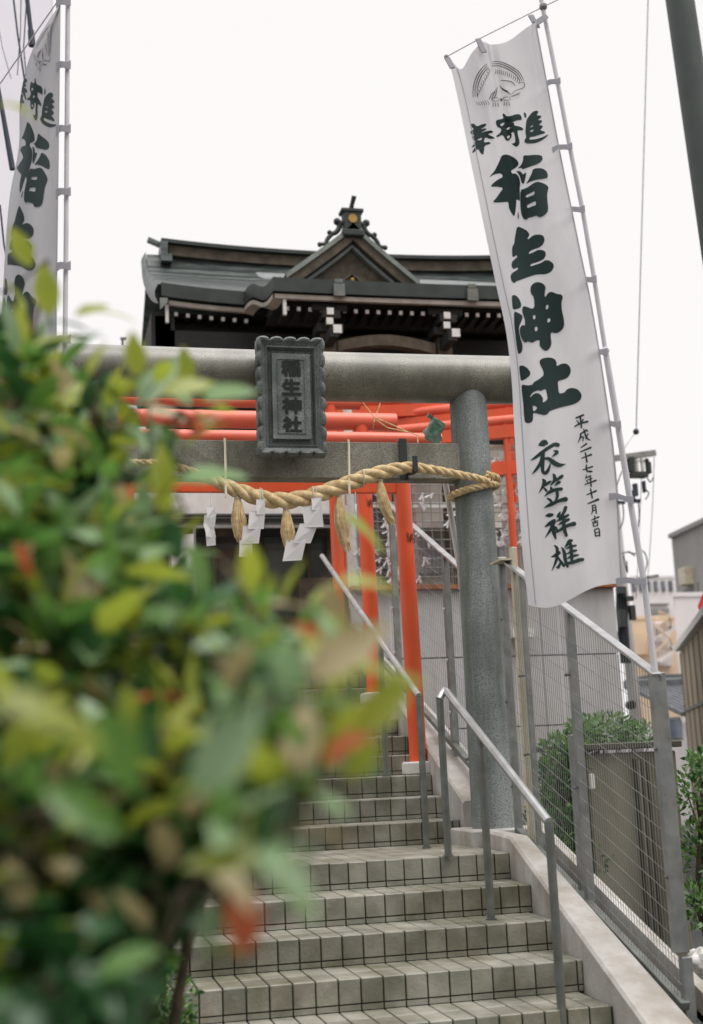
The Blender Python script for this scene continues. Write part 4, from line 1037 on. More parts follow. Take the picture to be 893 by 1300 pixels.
# porch roof projecting forward
PYo = 15.15; PX0, PX1 = 2.72, 6.25
def pz(x): return 5.925 + .02 * (abs(x - HC) / 2) ** 2
def scurve(t): return t * t * (3 - 2 * t)
porch = MB(); porch.grid(lambda u, v: Vector((PX0 + (PX1 - PX0) * u, 16.4 + (PYo - 16.4) * v, 6.50 + (pz(PX0 + (PX1 - PX0) * u) - 6.50) * (v ** .8))), 30, 8)
build('porch_roof', porch, M_COPPER, hall, smooth=True)
b = MB(); strip(b, PX0, PX1, PYo - .03, PYo + .25, lambda x: pz(x) - .17, lambda x: pz(x) + .01); build('eave_edge', b, M_COPPER_D, hall)
b = MB(); strip(b, PX0 + .02, PX1, PYo + .0, PYo + .06, lambda x: pz(x) - .25, lambda x: pz(x) - .195); build('fascia_board', b, M_FASCIA, hall)
# the edge sweeping from porch to main eave
for nm, m_, o0, o1, dy in (('sweep_edge', M_COPPER_D, -.17, .01, 0), ('sweep_board', M_FASCIA, -.25, -.195, .03)):
    b = MB(); vs = []; n = 16
    for i in range(n + 1):
        t = i / n; s_ = scurve(t); x = 2.74 - .24 * t - .02; y = PYo + (HY - PYo) * t - .02 + dy; z = pz(2.7) + (6.03 - pz(2.7)) * t - .10 * math.sin(t * math.pi * 2) * .6
        vs += [(x, y, z + o0), (x, y, z + o1), (x + .14, y + .1, z + o1), (x + .14, y + .1, z + o0)]
    b.add(vs, [(i * 4 + j, i * 4 + (j + 1) % 4, i * 4 + 4 + (j + 1) % 4, i * 4 + 4 + j) for i in range(n) for j in range(4)]); build(nm, b, m_, hall)
raft = MB().box((0, 0, 0), (.055, .5, .06)).mesh('rafter', M_WOOD); rend = MB().box((0, 0, 0), (.045, .012, .05)).mesh('rafter_end', M_WHITE)
def rafters(x0, x1, Y, z, sp=.152):
    n = int((x1 - x0) / sp)
    for i in range(n + 1):
        x = x0 + i * sp; o = inst('rafter', raft, hall, (x, Y + .40, z(x) - .33)); inst('rafter_end', rend, o, (x, Y + .142, z(x) - .33))
rafters(1.62, 2.62, HY, lambda x: 6.03 + sori(x))
rafters(2.92, 6.1, PYo, pz, .147)
for x, Y, z in ((1.50, HY + .1, 5.76), (2.87, PYo + .05, 5.60), (5.92, PYo + .05, 5.61)):
    b = MB(); b.box((x, Y, z), (.04, .05, .24)); build('gutter_drop', b, M_WHITE, hall)
b = MB(); b.grid(lambda u, v: Vector((XLh - .02 + .10 * u, HY - .03, 6.03 + sori(XLh) - .20 - .16 * v * (1 - u * .6))), 4, 3); build('verge_tip', b, M_VERGE, hall)
for x in (3.55, 5.30):
    b = MB(); b.box((x, PYo - .04, pz(x) - .01), (.10, .04, .05)); b.box((x, PYo - .05, pz(x) - .13), (.14, .05, .16)); build('gutter_clamp', b, M_STEEL_D, hall)
# gable (chidori hafu)
GYf = 15.75
ga = AY(447, 289, GYf); gl = AY(362, 352, GYf); gr = AY(531, 362, GYf)
def gcurve(side_, t, drop=0.0, sc_=1.0):
    e = gl if side_ < 0 else gr
    hx = (e.x - ga.x) * sc_; hz = (e.z - ga.z)
    s_ = t; prof = 1 - (1 - s_) ** 1.45 * (1)      # concave
    prof = s_ ** .80
    return Vector((ga.x + hx * t, GYf, ga.z + hz * (t ** .93) - drop))
for sg in (-1, 1):
    b = MB(); b.grid(lambda u, v: gcurve(sg, u) + Vector((0, -.06 + v * 2.0, .015)), 16, 2); build('gable_roof', b, M_COPPER, hall, smooth=True)
    def band(d0, d1, y0, y1, m_, nm, scl=1.0):
        b = MB(); n = 16; vs = []
        for i in range(n + 1):
            t = i / n; p = gcurve(sg, t * scl); vs += [p + Vector((0, y0, -d0)), p + Vector((0, y0, -d1)), p + Vector((0, y1, -d1)), p + Vector((0, y1, -d0))]
        b.add(vs, [(i * 4 + j, i * 4 + (j + 1) % 4, i * 4 + 4 + (j + 1) % 4, i * 4 + 4 + j) for i in range(n) for j in range(4)] + [(0, 3, 2, 1)]); build(nm, b, m_, hall)
    band(-.03, .045, -.10, .10, M_VERGE, 'gable_rim', 1.0)
    band(.045, .19, -.06, .10, M_WOOD_B, 'gable_edge', .98)
    band(.19, .215, .0, .10, M_WOOD, 'gable_shadow_board', .93)
    band(.215, .265, .02, .10, M_VERGE, 'bargeboard', .87)
tri = MB(); tri.prism([ga + Vector((0, .12, -.25)), gcurve(-1, .3, .25) + Vector((0, .12, 0)), gcurve(-1, .8, .2) + Vector((0, .12, 0)), Vector((ga.x, GYf + .12, gl.z - .12)), gcurve(1, .8, .2) + Vector((0, .12, 0)), gcurve(1, .3, .25) + Vector((0, .12, 0))], (0, .05, 0))
build('gable_panel', tri, M_WOOD_B, hall)
b = MB(); gp = AY(449, 353, GYf)
for sg in (-1, 1): b.bar((gp.x, GYf + .09, gp.z + .10), (gp.x + sg * .22, GYf + .09, gp.z - .08), .03, .03, up=Vector((0, 1, 0)))
build('gable_strut', b, M_WOOD_B, hall)
b = MB(); b.ball((gp.x, GYf + .05, gp.z), .028, 10, (1, .4, 1)); build('gold_boss', b, M_GOLD, hall)
og = AY(446, 283, GYf)
b = MB(); b.box((og.x, GYf - .02, og.z - .0), (.24, .16, .30), bev=.02); b.box((og.x, GYf - .02, og.z + .14), (.30, .2, .05), bev=.01); b.box((og.x, GYf - .02, og.z - .18), (.30, .22, .10), bev=.02)
b.tube([(og.x, GYf, og.z + .15), (og.x + .01, GYf - .06, og.z + .24), (og.x + .03, GYf - .12, og.z + .33)], [.04, .03, .035], 8)
orn = build('ridge_ornament', b, M_COPPER_D, hall)
b = MB(); b.tube([(og.x, GYf - .115, og.z + .02), (og.x, GYf - .10, og.z + .02)], .06, 20); build('gold_disc', b, M_GOLD, orn)
for sg in (-1, 1):
    b = MB(); pts_ = []
    for i in range(20):
        t = i / 19; pts_.append(Vector((og.x + sg * (.12 + .30 * t + .012 * math.sin(t * 20)), GYf - .03, og.z - .02 - .34 * t + .025 * math.sin(t * 14))))
    b.tube(pts_, [.038 - .012 * i / 19 for i in range(20)], 8); b.ball(pts_[3] + Vector((sg * .03, 0, .05)), .05, 10); b.ball(pts_[-1] + Vector((sg * .01, 0, 0)), .035, 8); b.ball(pts_[11] + Vector((sg * .02, 0, .03)), .036, 8)
    build('scroll', b, M_COPPER_D, orn, smooth=True)
b = MB(); b.box((4.2, 18.2, 5.83), (5.5, 3.7, .06)); b.box((4.5, 15.9, 5.70), (3.4, 1.1, .05)); build('soffit', b, M_WOOD, hall)
# walls and posts
b = MB(); b.box((RC, 18.2, 3.5), (5.6, 3.6, 4.5)); build('wall', b, M_WOOD, hall)
for x in (1.35 + .1, 6.45):
    b = MB(); b.box((x, 16.25, 3.55), (.2, .2, 4.4)); build('corner_post', b, M_WOOD, hall)
b = MB(); b.box((1.45, 17.6, 5.55), (.3, 2.9, .5)); b.box((HC, 16.25, 5.45), (5.0, .2, .22)); b.box((HC, 16.2, 4.7), (5.0, .12, .15)); build('lintel', b, M_WOOD, hall)
for px in (416, 562):
    q = AY(px, 430, 15.45); b = MB(); b.box((q.x, 15.45, 3.4), (.19, .19, 4.2)); build('porch_post', b, M_WOOD_B, hall)
    b = MB(); b.box((q.x, 15.4, 5.36), (.34, .3, .10)); b.box((q.x, 15.4, 5.50), (.22, .5, .10)); b.box((q.x, 15.4, 5.62), (.46, .3, .08)); b.box((q.x - .02, 15.2, 5.20), (.11, .5, .13)); build('bracket', b, M_WOOD, hall)
    for dz, w_, dx, yy in ((5.335, .105, .02, 14.95), (5.50, .085, -.03, 15.14), (5.63, .085, -.02, 15.14)):
        b = MB(); b.box((q.x + dx, yy, dz - .10), (w_, .02, w_ * 1.0)); build('beam_end', b, M_WHITE, hall)
        b = MB(); b.box((q.x + dx, yy + .2, dz - .10), (w_ * .9, .38, w_ * .9)); build('beam', b, M_WOOD_B, hall)
b = MB(); vs = []
for i in range(21):
    t = i / 20; x = AY(428, 440, 15.4).x + t * (AY(552, 440, 15.4).x - AY(428, 440, 15.4).x); z = 5.08 + .10 * math.sin(t * math.pi); vs += [(x, 15.35, z), (x, 15.35, z + .14), (x, 15.5, z + .14), (x, 15.5, z)]
b.add(vs, [(i * 4 + j, i * 4 + (j + 1) % 4, i * 4 + 4 + (j + 1) % 4, i * 4 + 4 + j) for i in range(20) for j in range(4)]); build('rainbow_beam', b, M_WOOD_B, hall)
b = MB(); b.box((HC + .35, 16.2, 5.05), (.7, .1, .18)); build('carving', b, M_WOOD_B, hall)
# lower front: awning fascia, gutter, glazed doors
aw = thing('entrance_awning', (2.3, 15, 2.6), 'white awning edge with a thin gutter in front of the shrine entrance', 'awning')
A0 = AY(150, 622, 14.9); A1 = AY(438, 628, 14.9)
zt_ = AY(340, 620, 14.9).z; zb_ = AY(340, 653, 14.9).z
b = MB(); b.box(((A0.x + A1.x) / 2, 15.3, (zt_ + zb_) / 2 + .1), (A1.x - A0.x, .8, zt_ - zb_ + .2)); build('fascia', b, M_WHITE, aw)
b = MB(); b.tube([(A0.x, 14.86, zb_ - .02), (A1.x, 14.86, zb_ - .02)], .022, 8); b.box(((A0.x + A1.x) / 2, 14.9, zb_ - .075), (A1.x - A0.x, .03, .05)); build('gutter', b, M_BLACK, aw)
b = MB(); b.box(((A0.x + A1.x) / 2, 14.88, zb_ - .15), (A1.x - A0.x, .03, .035)); build('rail', b, M_STEEL, aw)
dg_ = thing('entrance_doors', (2.6, 15.9, 1.28), 'dim glazed sliding doors under the white awning', 'door')
for i in range(5):
    x = A0.x + .3 + i * .58
    b = MB(); b.box((x, 15.6, 2.1), (.5, .02, 1.3)); build('pane', b, M_DGLASS, dg_)
    b = MB(); b.box((x - .28, 15.6, 2.15), (.05, .06, 1.7)); b.box((x, 15.6, 1.4), (.5, .05, .12)); b.box((x, 15.6, 2.86), (.5, .05, .2)); build('frame', b, M_BLACK if i % 2 else M_WOOD_B, dg_)
b = MB(); b.box((AY(400, 700, 15.5).x, 15.5, 1.75), (.5, .4, .9), bev=.02); tag(build('offering_box', b, M_WOOD_B), 'dark wooden offering box before the glazed doors', 'box')
# noticeboard behind the leaves
q = AY(232, 700, 13.9); nb = thing('notice_board', (q.x, 13.9, 1.28), 'small white notice board half hidden by the leaves', 'notice')
b = MB(); b.box((q.x, 13.9, q.z), (.24, .02, .38)); build('board', b, M_PAPER, nb)
b = MB(); b.box((q.x - .13, 13.92, q.z - .1), (.03, .03, .8)); b.box((q.x + .13, 13.92, q.z - .1), (.03, .03, .8)); build('leg', b, M_STEEL, nb)
# pale post behind red pillars
q = AY(448, 700, 13.95); b = MB(); b.tube([(q.x, 13.95, 1.28), (q.x + .01, 13.95, AY(447, 508, 13.95).z)], .05, 12)
b.box((q.x - .0, 13.95, (q.z + 1.28) / 2 + .45), (.135, .05, 1.15))
tag(build('pale_post', b, M_WHITE, None, smooth=True), 'pale whitish post standing behind the second red pillar', 'post')

# ------------------------------------------------------------------ panel wall, lattice, paper strips
PWY = 13.9
pxl = 2.96 + .28; pxr = AY(788, 850, PWY).x; pzt = AY(600, 748, PWY).z
pw = thing('panel_wall', ((pxl + pxr) / 2, PWY + .2, GROUND), 'pale grey panelled retaining wall behind the wire fences', 'wall')
zj = [GROUND, AY(700, 1005, PWY).z, AY(700, 921, PWY).z, AY(700, 832, PWY).z, pzt]
b = MB(); b.box(((pxl + pxr) / 2, PWY + .25, (GROUND + pzt) / 2 - .03), (pxr - pxl - .02, .4, pzt - GROUND - .06)); build('core', b, M_JOINT, pw)
xs_ = [pxl, pxl + 1.1, pxl + 2.2, pxr]
for i in range(4):
    for j in range(len(xs_) - 1):
        b = MB(); b.box(((xs_[j] + xs_[j + 1]) / 2, PWY + .02, (zj[i] + zj[i + 1]) / 2), (xs_[j + 1] - xs_[j] - .008, .05, zj[i + 1] - zj[i] - .014), bev=.003); build('panel', b, M_PANEL, pw)
b = MB(); b.box(((pxl + pxr) / 2, PWY + .15, pzt + .02), (pxr - pxl, .5, .05)); build('rusty_coping', b, M_RUST, pw)
# taller rusty-stained slab at the right, behind the banner
q0 = AY(668, 700, 13.7).x; q1 = AY(782, 745, 13.7).x
b = MB(); b.box(((q0 + q1) / 2 + .05, 14.3, (GROUND + 2.75) / 2), (q1 - q0, .5, 2.75 - GROUND), bev=.01); 
tag(build('stained_slab_wall', b, M_PANEL), 'taller pale slab wall with brown streaks behind the lower edge of the banner', 'wall')
# lattice above the wall
lat = thing('wire_lattice', (5.0, PWY, pzt), 'square wire lattice above the grey wall where folded paper strips are tied', 'lattice')
LX0 = AY(458, 700, PWY).x; LX1 = AY(700, 700, PWY).x; LZ1 = AY(600, 566, PWY).z
LZ0 = pzt + .04
b = MB(); x = LX0
while x < LX1:
    b.tube([(x, PWY, LZ0), (x, PWY, LZ1)], .005, 4, caps=False); x += .105
z = LZ0
while z < LZ1:
    b.tube([(LX0, PWY, z), (LX1, PWY, z)], .005, 4, caps=False); z += .105
tag(build('wire_mesh', b, M_STEEL, lat), kind='stuff')
for px in (458, 528, 610, 690):
    q = AY(px, 700, PWY); b = MB(); b.box((q.x, PWY + .03, (LZ0 + LZ1) / 2), (.045, .045, LZ1 - LZ0)); build('post', b, M_STEEL, lat)
b = MB(); b.box(((LX0 + LX1) / 2, PWY + .02, AY(560, 641, PWY).z), (LX1 - LX0, .03, .06)); build('rail', b, M_WHITE, lat)
b = MB(); b.box(((LX0 + LX1) / 2, PWY + .02, LZ1), (LX1 - LX0, .05, .035)); build('rail', b, M_BEIGE, lat)
# things behind the lattice: rail fence with uprights, pale building
M_PALE_OUT = mat('pale_outbuilding_render', srgb(186, 182, 174), 0.85, srgb(170, 166, 158), 2, stain=srgb(140, 124, 100), stain_scale=3, stain_amt=.5, streak=(1, 1, .2))
M_PALEGLASS = mat('pale_glass', srgb(168, 172, 174), 0.2, srgb(140, 146, 150), 2)
bk = MB(); q0 = AY(512, 640, 15.9); q1 = AY(740, 640, 15.9); bt = AY(640, 566, 15.9).z; OY = 15.9
bb = thing('pale_outbuilding', ((q0.x + q1.x) / 2, 18.5, 1.28), 'pale grey outbuilding with dark windows behind the wire lattice', 'building')
bk.box(((q0.x + q1.x) / 2, OY + 1.0 - .7 + .7, (bt + 1.28) / 2), (q1.x - q0.x, 2.0, bt - 1.28)); build('wall', bk, M_PALE_OUT, bb)
for i in range(4):
    x = q0.x + .32 + i * .56
    b = MB(); b.box((x, OY - .02, 2.55), (.44, .06, .50)); f_ = build('window', b, M_STEEL, bb)
    b = MB(); b.box((x, OY - .055, 2.55), (.39, .012, .45)); build('pane', b, M_PALEGLASS, f_)
    for k in (-1, 0, 1):
        b = MB(); b.box((x + k * .10, OY - .09, 2.55), (.014, .02, .46)); build('bar', b, M_STEEL, f_)
b = MB(); b.box(((q0.x + q1.x) / 2, OY - .1, 2.93), (q1.x - q0.x, .2, .09)); build('canopy', b, M_WHITE, bb)
b = MB(); b.box(((q0.x + q1.x) / 2, OY - .08, 2.05), (q1.x - q0.x, .12, .16)); build('sill_band', b, M_FASCIA, bb)
# tied paper strips (omikuji)
random.seed(21)
om = []
for v_ in range(4):
    b = MB(); r_ = random.Random(v_)
    for sgn in (-1, 1):
        a = Vector((0, 0, 0)); c = Vector((sgn * r_.uniform(.01, .045), -.012, -r_.uniform(.05, .10))); w = .011
        b.add([a + Vector((-w * .5, -.006, 0)), a + Vector((w * .5, -.006, 0)), c + Vector((w, -.006, 0)), c + Vector((-w, .004, 0)), a + Vector((-w * .5, -.002, 0)), a + Vector((w * .5, -.002, 0)), c + Vector((w, -.002, 0)), c + Vector((-w, .008, 0))],
              [(0, 1, 2, 3), (7, 6, 5, 4), (0, 4, 5, 1), (1, 5, 6, 2), (2, 6, 7, 3), (3, 7, 4, 0)])
    b.box((0, -.004, .0), (.026, .02, .018), bev=.004)
    om.append(b.mesh('paper_fortune', M_PAPER))
zones = [(628, 672, 575, 688, 74, 'right of the grey stone pillar'), (530, 545, 615, 640, 3, 'just under the stone tie beam'), (487, 512, 655, 752, 38, 'between the two nearest red pillars'), (534, 552, 640, 760, 9, 'just right of the nearest red pillar'), (573, 581, 625, 660, 3, 'beside the leaning pole'), (462, 480, 690, 760, 14, 'behind the second red pillar')]
for (xa, xb, ya, yb, n, wh) in zones:
    for i in range(n):
        px, py = random.uniform(xa, xb), random.uniform(ya, yb)
        p = AY(px, py, PWY - .012); p.x = LX0 + round((p.x - LX0) / .105) * .105 + random.uniform(-.045, .045); p.z = LZ0 + round((p.z - LZ0) / .105) * .105
        if p.z < LZ0: continue
        o = inst('paper_fortune', random.choice(om), None, p, Matrix.Rotation(random.uniform(-.9, .9), 3, 'Y').to_quaternion())
        tag(o, 'small white paper strip knotted on the wire lattice ' + wh, 'paper strip', 'paper fortunes on the lattice ' + wh)

# ------------------------------------------------------------------ right side: tan enclosure, shrubs, poles, street
tw_Y = 9.3
q0 = AY(745, 950, tw_Y); q1 = AY(858, 950, tw_Y); q0b = AY(772, 1200, tw_Y)
te = thing('tan_enclosure', ((q0.x + q1.x) / 2, tw_Y + .6, GROUND), 'tall tan rendered enclosure wall with dark brown upright panel, behind the front fence', 'wall')
zt2 = AY(800, 945, tw_Y).z
b = MB(); b.box(((q0.x + q1.x) / 2, tw_Y + .5, (zt2 + GROUND) / 2 - .03), (q1.x - q0.x, 1.0, zt2 - GROUND - .06), bev=.01); build('wall', b, M_TANWALL, te)
b = MB(); b.box(((q0.x + q1.x) / 2, tw_Y + .48, zt2 - .01), (q1.x - q0.x + .06, 1.08, .05), bev=.008); build('coping', b, M_TANDARK, te)
qa = AY(806, 1000, tw_Y).x; qb = AY(826, 1000, tw_Y).x
b = MB(); b.box(((qa + qb) / 2, tw_Y - .02, (zt2 + GROUND) / 2 - .06), (qb - qa, .05, zt2 - GROUND - .1)); build('dark_panel', b, M_TANDARK, te)
for i in range(3):
    b = MB(); b.box((qa + (i + .5) * (qb - qa) / 3, tw_Y - .055, (zt2 + GROUND) / 2 - .06), (.012, .02, zt2 - GROUND - .12)); build('rib', b, M_TANWALL, te)
b = MB(); b.box((AY(752, 992, tw_Y - .04).x, tw_Y - .04, AY(752, 992, tw_Y).z), (.035, .03, .11), bev=.004); build('white_label', b, M_WHITE, te)

def leafcloud(name, label, cat, ell, n, size, cols, seed, parts=0, group=None, stem=True, root_xy=None, m_list=None):
    """a shrub: leaves spread in several ellipsoids, stems to the ground; ell: (center, radii)"""
    rd = random.Random(seed); c0 = ell[0][0]
    base = Vector(root_xy) if root_xy else Vector((c0[0], c0[1], GROUND))
    root = thing(name, base, label, cat, group)
    b = MB(); mats_ = [M_LF[i] for i in cols]
    for i in range(n):
        c, r = rd.choice(ell); 
        d = Vector((rd.gauss(0, 1), rd.gauss(0, 1), rd.gauss(0, 1))).normalized() * (rd.random() ** .35)
        p = Vector((c[0] + d.x * r[0], c[1] + d.y * r[1], c[2] + d.z * r[2]))
        s_ = size * rd.uniform(.7, 1.3); b.m = rd.randrange(len(mats_))
        dr = (d + Vector((rd.uniform(-.6, .6), rd.uniform(-.6, .6), rd.uniform(-.3, .8)))).normalized(); sd_ = dr.cross(Vector((rd.gauss(0, 1), rd.gauss(0, 1), rd.gauss(0, 1)))).normalized(); nn = dr.cross(sd_)
        b.add([p, p + dr * s_ * .5 + sd_ * s_ * .24 + nn * s_ * .06, p + dr * s_, p + dr * s_ * .5 - sd_ * s_ * .24 + nn * s_ * .06], [(0, 1, 2), (0, 2, 3)])
    tag(build('leaf', b, mats_, root), kind='stuff')
    b = MB()
    for c, r in ell:
        cc_ = Vector(c); mid = (base + cc_) / 2 + Vector((rd.uniform(-.1, .1), rd.uniform(-.1, .1), 0))
        b.tube([base, mid, cc_], [.03, .02, .008], 6)
        for k in range(5):
            e = cc_ + Vector((rd.uniform(-1, 1) * r[0], rd.uniform(-1, 1) * r[1], rd.uniform(0, 1) * r[2])) * .8; b.tube([mid.lerp(cc_, .5), e], [.01, .003], 4)
    build('stem', b, M_BARK, root)
    return root
def el(px, py, Y, rx, ry, rz): c = AY(px, py, Y); return ((c.x, c.y, c.z), (rx, ry, rz))
leafcloud('green_bush', 'leafy dark green bush filling the gap left of the tan enclosure, seen through the wire', 'bush', [el(712, 1010, 9.6, .26, .3, .30), el(722, 965, 9.6, .22, .3, .22), el(705, 1060, 9.5, .25, .3, .25), el(745, 1090, 9.5, .2, .2, .25)], 2600, .055, (0, 0, 1), 5)
leafcloud('green_bush', 'light leafy top of a bush showing above the tan enclosure coping', 'bush', [el(765, 925, 10.6, .28, .25, .12), el(805, 932, 10.6, .22, .2, .09), el(742, 930, 10.4, .15, .15, .12)], 1300, .055, (1, 1, 5, 0), 6)
leafcloud('climbing_bush', 'trailing green climber at the right edge beside the tan enclosure', 'bush', [el(884, 1010, 8.9, .11, .2, .22), el(890, 1080, 8.9, .10, .2, .22), el(884, 1150, 8.8, .08, .2, .16), el(893, 970, 8.9, .09, .2, .10)], 900, .06, (0, 1, 5, 1), 7)
# grey bags at lower right
random.seed(5)
for i, (px, py, r_, lab) in enumerate(((890, 1222, .07, 'crumpled pale grey bag at the right edge by the fence post'), (884, 1262, .08, 'crumpled pale grey bag lowest in the right corner'))):
    c = AY(px, py, 6.9); b = MB(); n = 14; vs = []
    def f(u, v, c=c, r_=r_, i=i):
        th = v * math.pi; ph = u * 2 * math.pi; rr = r_ * (1 + .22 * math.sin(ph * 3 + v * 7 + i) + .15 * math.sin(ph * 5 - v * 11))
        return c + Vector((math.sin(th) * math.cos(ph) * rr, math.sin(th) * math.sin(ph) * rr, math.cos(th) * rr * .9))
    b.grid(f, 20, 12); tag(build('plastic_bag', b, M_WHITE, None, smooth=True), lab, 'bag')
cb = AY(885, 1262, 6.9)
b = MB(); b.box((cb.x + .3, 7.1, (cb.z - .08 + GROUND) / 2), (.9, .7, cb.z - .08 - GROUND), bev=.02)
tag(build('concrete_block', b, M_PAVE), 'grey concrete block under the bags in the lower right corner', 'block')

# utility pole with transformer gear
UY = 21.0
up = thing('utility_pole', AY(800, 940, UY) * 1.0, 'distant utility pole with crossarm, fuse boxes and hanging cables behind the banner', 'utility pole')
a = AY(772, 556, UY); c = AY(807, 905, UY); d = AY(818, 1100, UY)
b = MB(); b.tube([d, c], .11, 14); b.tube([c, a], [.11, .08], 14); build('pole', b, M_PANEL, up, smooth=True)
b = MB(); b.bar(AY(780, 582, UY - .3), AY(832, 575, UY - .3), .09, .10); b.bar(AY(812, 735, UY - .3), AY(836, 731, UY - .3), .05, .05); build('crossarm', b, M_STEEL, up)
for i, px in enumerate((802, 809, 816, 822)):
    p = AY(px, 592, UY - .3); b = MB(); b.tube([p + Vector((0, 0, .12)), p + Vector((0, 0, -.14))], .035, 8); b.ball(p + Vector((0, 0, .1)), .05, 8); build('insulator', b, M_CERAMIC if i in (1, 2) else M_BLACK, up)
b = MB(); p = AY(811, 603, UY - .3); b.box(p, (.30, .18, .09)); p = AY(801, 590, UY - .3); b.box(p, (.10, .12, .26)); p = AY(824, 594, UY - .3); b.box(p, (.06, .1, .2)); build('switch_box', b, M_BLACK, up)
for (px, py, w_, h_) in ((807, 622, .07, .22), (808, 636, .15, .06), (804, 630, .05, .20), (818, 618, .04, .2), (788, 638, .16, .05)):
    b = MB(); b.box(AY(px, py, UY - .3), (w_, .08, h_)); build('fuse_holder', b, M_CABLE, up)
for P in ([(790, 598), (783, 618), (780, 640), (781, 655)], [(791, 640), (792, 655), (789, 668), (780, 676)], [(811, 638), (812, 655), (810, 668), (806, 674)], [(798, 700), (806, 703), (814, 699), (820, 704), (822, 716), (818, 728), (814, 740)], [(790, 703), (798, 701), (807, 706)], [(831, 580), (829, 640), (824, 720), (820, 760)], [(815, 604), (813, 650), (811, 700), (808, 760)],
          [(796, 712), (797, 727), (794, 716), (792, 705)], [(822, 606), (826, 612), (830, 606)], [(818, 620), (824, 626), (820, 634)]):
    b = MB(); b.tube([tuple(q) for q in [AY(x, y, UY - .35) for x, y in [tuple(t[:2]) for t in catmull([list(t) for t in P], 5)]]], .012 if P[0][0] not in (831, 815) else .006, 5); build('cable', b, M_CABLE, up)
# thick bundles below
random.seed(9)
for i in range(9):
    x0 = 788 + random.uniform(-4, 10); b = MB()
    b.tube([AY(x0, 745, UY - .3), AY(x0 + random.uniform(-2, 4), 775, UY - .3), AY(x0 + random.uniform(-2, 5), 805, UY - .3), AY(x0 + 6, 842, UY - .3)], random.uniform(.02, .05), 6); build('cable', b, M_CABLE if i % 3 else M_POLEG, up)
for (px, py, w_, h_) in ((789, 750, .16, .10), (799, 760, .14, .08), (803, 778, .09, .25), (790, 785, .12, .3)):
    b = MB(); b.box(AY(px, py, UY - .4), (w_, .1, h_)); build('junction_box', b, M_POLEG, up)
b = MB(); c = AY(803, 895, UY - .5); b.tube([c, c + Vector((0, .12, 0))], .075, 16); build('black_lamp', b, M_BLACK, up)
b = MB(); b.tube([AY(824, -30, 18), AY(808, 548, 18)], .008, 5); b.ball(AY(808, 548, 18), .05, 8); b.tube([AY(808, 548, 18), AY(795, 566, 18), AY(786, 580, 20)], .005, 5)
tag(build('overhead_wire', b, M_CABLE), 'thin single wire with a small clip dropping down the sky right of the banner', 'wire')
# big dark pole top right
pa = AY(855, -60, 11.5); pb = AY(912, 330, 11.5); dirp = (pb - pa).normalized()
b = MB(); bot = pb + dirp * ((GROUND - pb.z) / dirp.z)
b.tube([pa - dirp * 1.5, bot], [.145, .17], 28)
tag(build('steel_pole', b, M_POLEG, None, smooth=True, base=bot), 'thick dark green-grey steel pole slanting through the upper right corner', 'pole')

# ---- street buildings
def building(name, label, pxa, pxb, Y, pyt, depth, m, pyr=None, floors=0, base=GROUND):
    a = AY(pxa, pyt, Y); c = AY(pxb, pyt, Y); root = thing(name, ((a.x + c.x) / 2, Y + depth / 2, base), label, 'building')
    k = (Y + depth) / Y       # side walls run with the street, not square to it
    F = [(a.x, Y), (c.x, Y), (c.x * k, Y + depth), (a.x * k, Y + depth)] if a.x > 0 else [(a.x, Y), (c.x, Y), (c.x, Y + depth), (a.x, Y + depth)]
    def block(z0, z1, grow, nm):
        b = MB(); cx_, cy_ = sum(p[0] for p in F) / 4, sum(p[1] for p in F) / 4
        G = [(p[0] + grow * (1 if p[0] > cx_ else -1), p[1] + grow * (1 if p[1] > cy_ else -1)) for p in F]
        b.add([(p[0], p[1], z0) for p in G] + [(p[0], p[1], z1) for p in G], [(0, 1, 5, 4), (1, 2, 6, 5), (2, 3, 7, 6), (3, 0, 4, 7), (4, 5, 6, 7), (3, 2, 1, 0)]); build(nm, b, m, root)
    block(base, a.z, 0, 'wall'); block(a.z - .02, a.z + .12, .05, 'parapet')
    return root, a.x, c.x, a.z
# grey building: its long side runs away from the camera towards the left
gb = thing('grey_building', (0, 0, 0), 'mid grey rendered block with an air conditioner at the upper right edge', 'building')
g0 = AY(853, 684, 44); g1 = AZ(900, 662, g0.z); gb.location = (g0.x, g0.y, GROUND)
dr = Vector((g1.x - g0.x, g1.y - g0.y, 0)); g2 = g0 + dr * 1.6; back = Vector((-dr.y, dr.x, 0)).normalized() * -8
if back.x < 0: back = -back
b = MB(); zz = g0.z
P4 = [Vector((g0.x, g0.y, 0)), Vector((g2.x, g2.y, 0)), Vector((g2.x, g2.y, 0)) + back, Vector((g0.x, g0.y, 0)) + back]
b.add([Vector((p.x, p.y, GROUND)) for p in P4] + [Vector((p.x, p.y, zz)) for p in P4], [(0, 1, 5, 4), (1, 2, 6, 5), (2, 3, 7, 6), (3, 0, 4, 7), (4, 5, 6, 7)]); build('wall', b, M_BGREY, gb)
b = MB(); b.bar(Vector((g0.x, g0.y - .05, zz + .08)), Vector((g2.x, g2.y - .05, zz + .08)), .3, .16); build('parapet', b, M_BGREY, gb)
def on_g(px, py, lift=.15):
    d = ray(px, py); n = Vector((dr.y, -dr.x, 0)).normalized(); t = (Vector((g0.x, g0.y, 0)).dot(n)) / d.dot(n); p = d * t; return p * (1 - lift / p.length)
p = on_g(872, 732, .4); b = MB(); ang = math.atan2(dr.y, dr.x); b.box(p, (.62, .4, .62), Matrix.Rotation(ang, 3, 'Z'), bev=.03); ac_ = build('air_conditioner', b, M_BEIGE, gb)
p = on_g(873, 750, .3); b = MB(); b.box(p, (.6, .5, .06), Matrix.Rotation(ang, 3, 'Z')); build('bracket', b, M_STEEL, gb)
b = MB(); b.tube([on_g(886, 740, .1), on_g(887, 790, .1)], .03, 6); build('pipe', b, M_STEEL, gb)
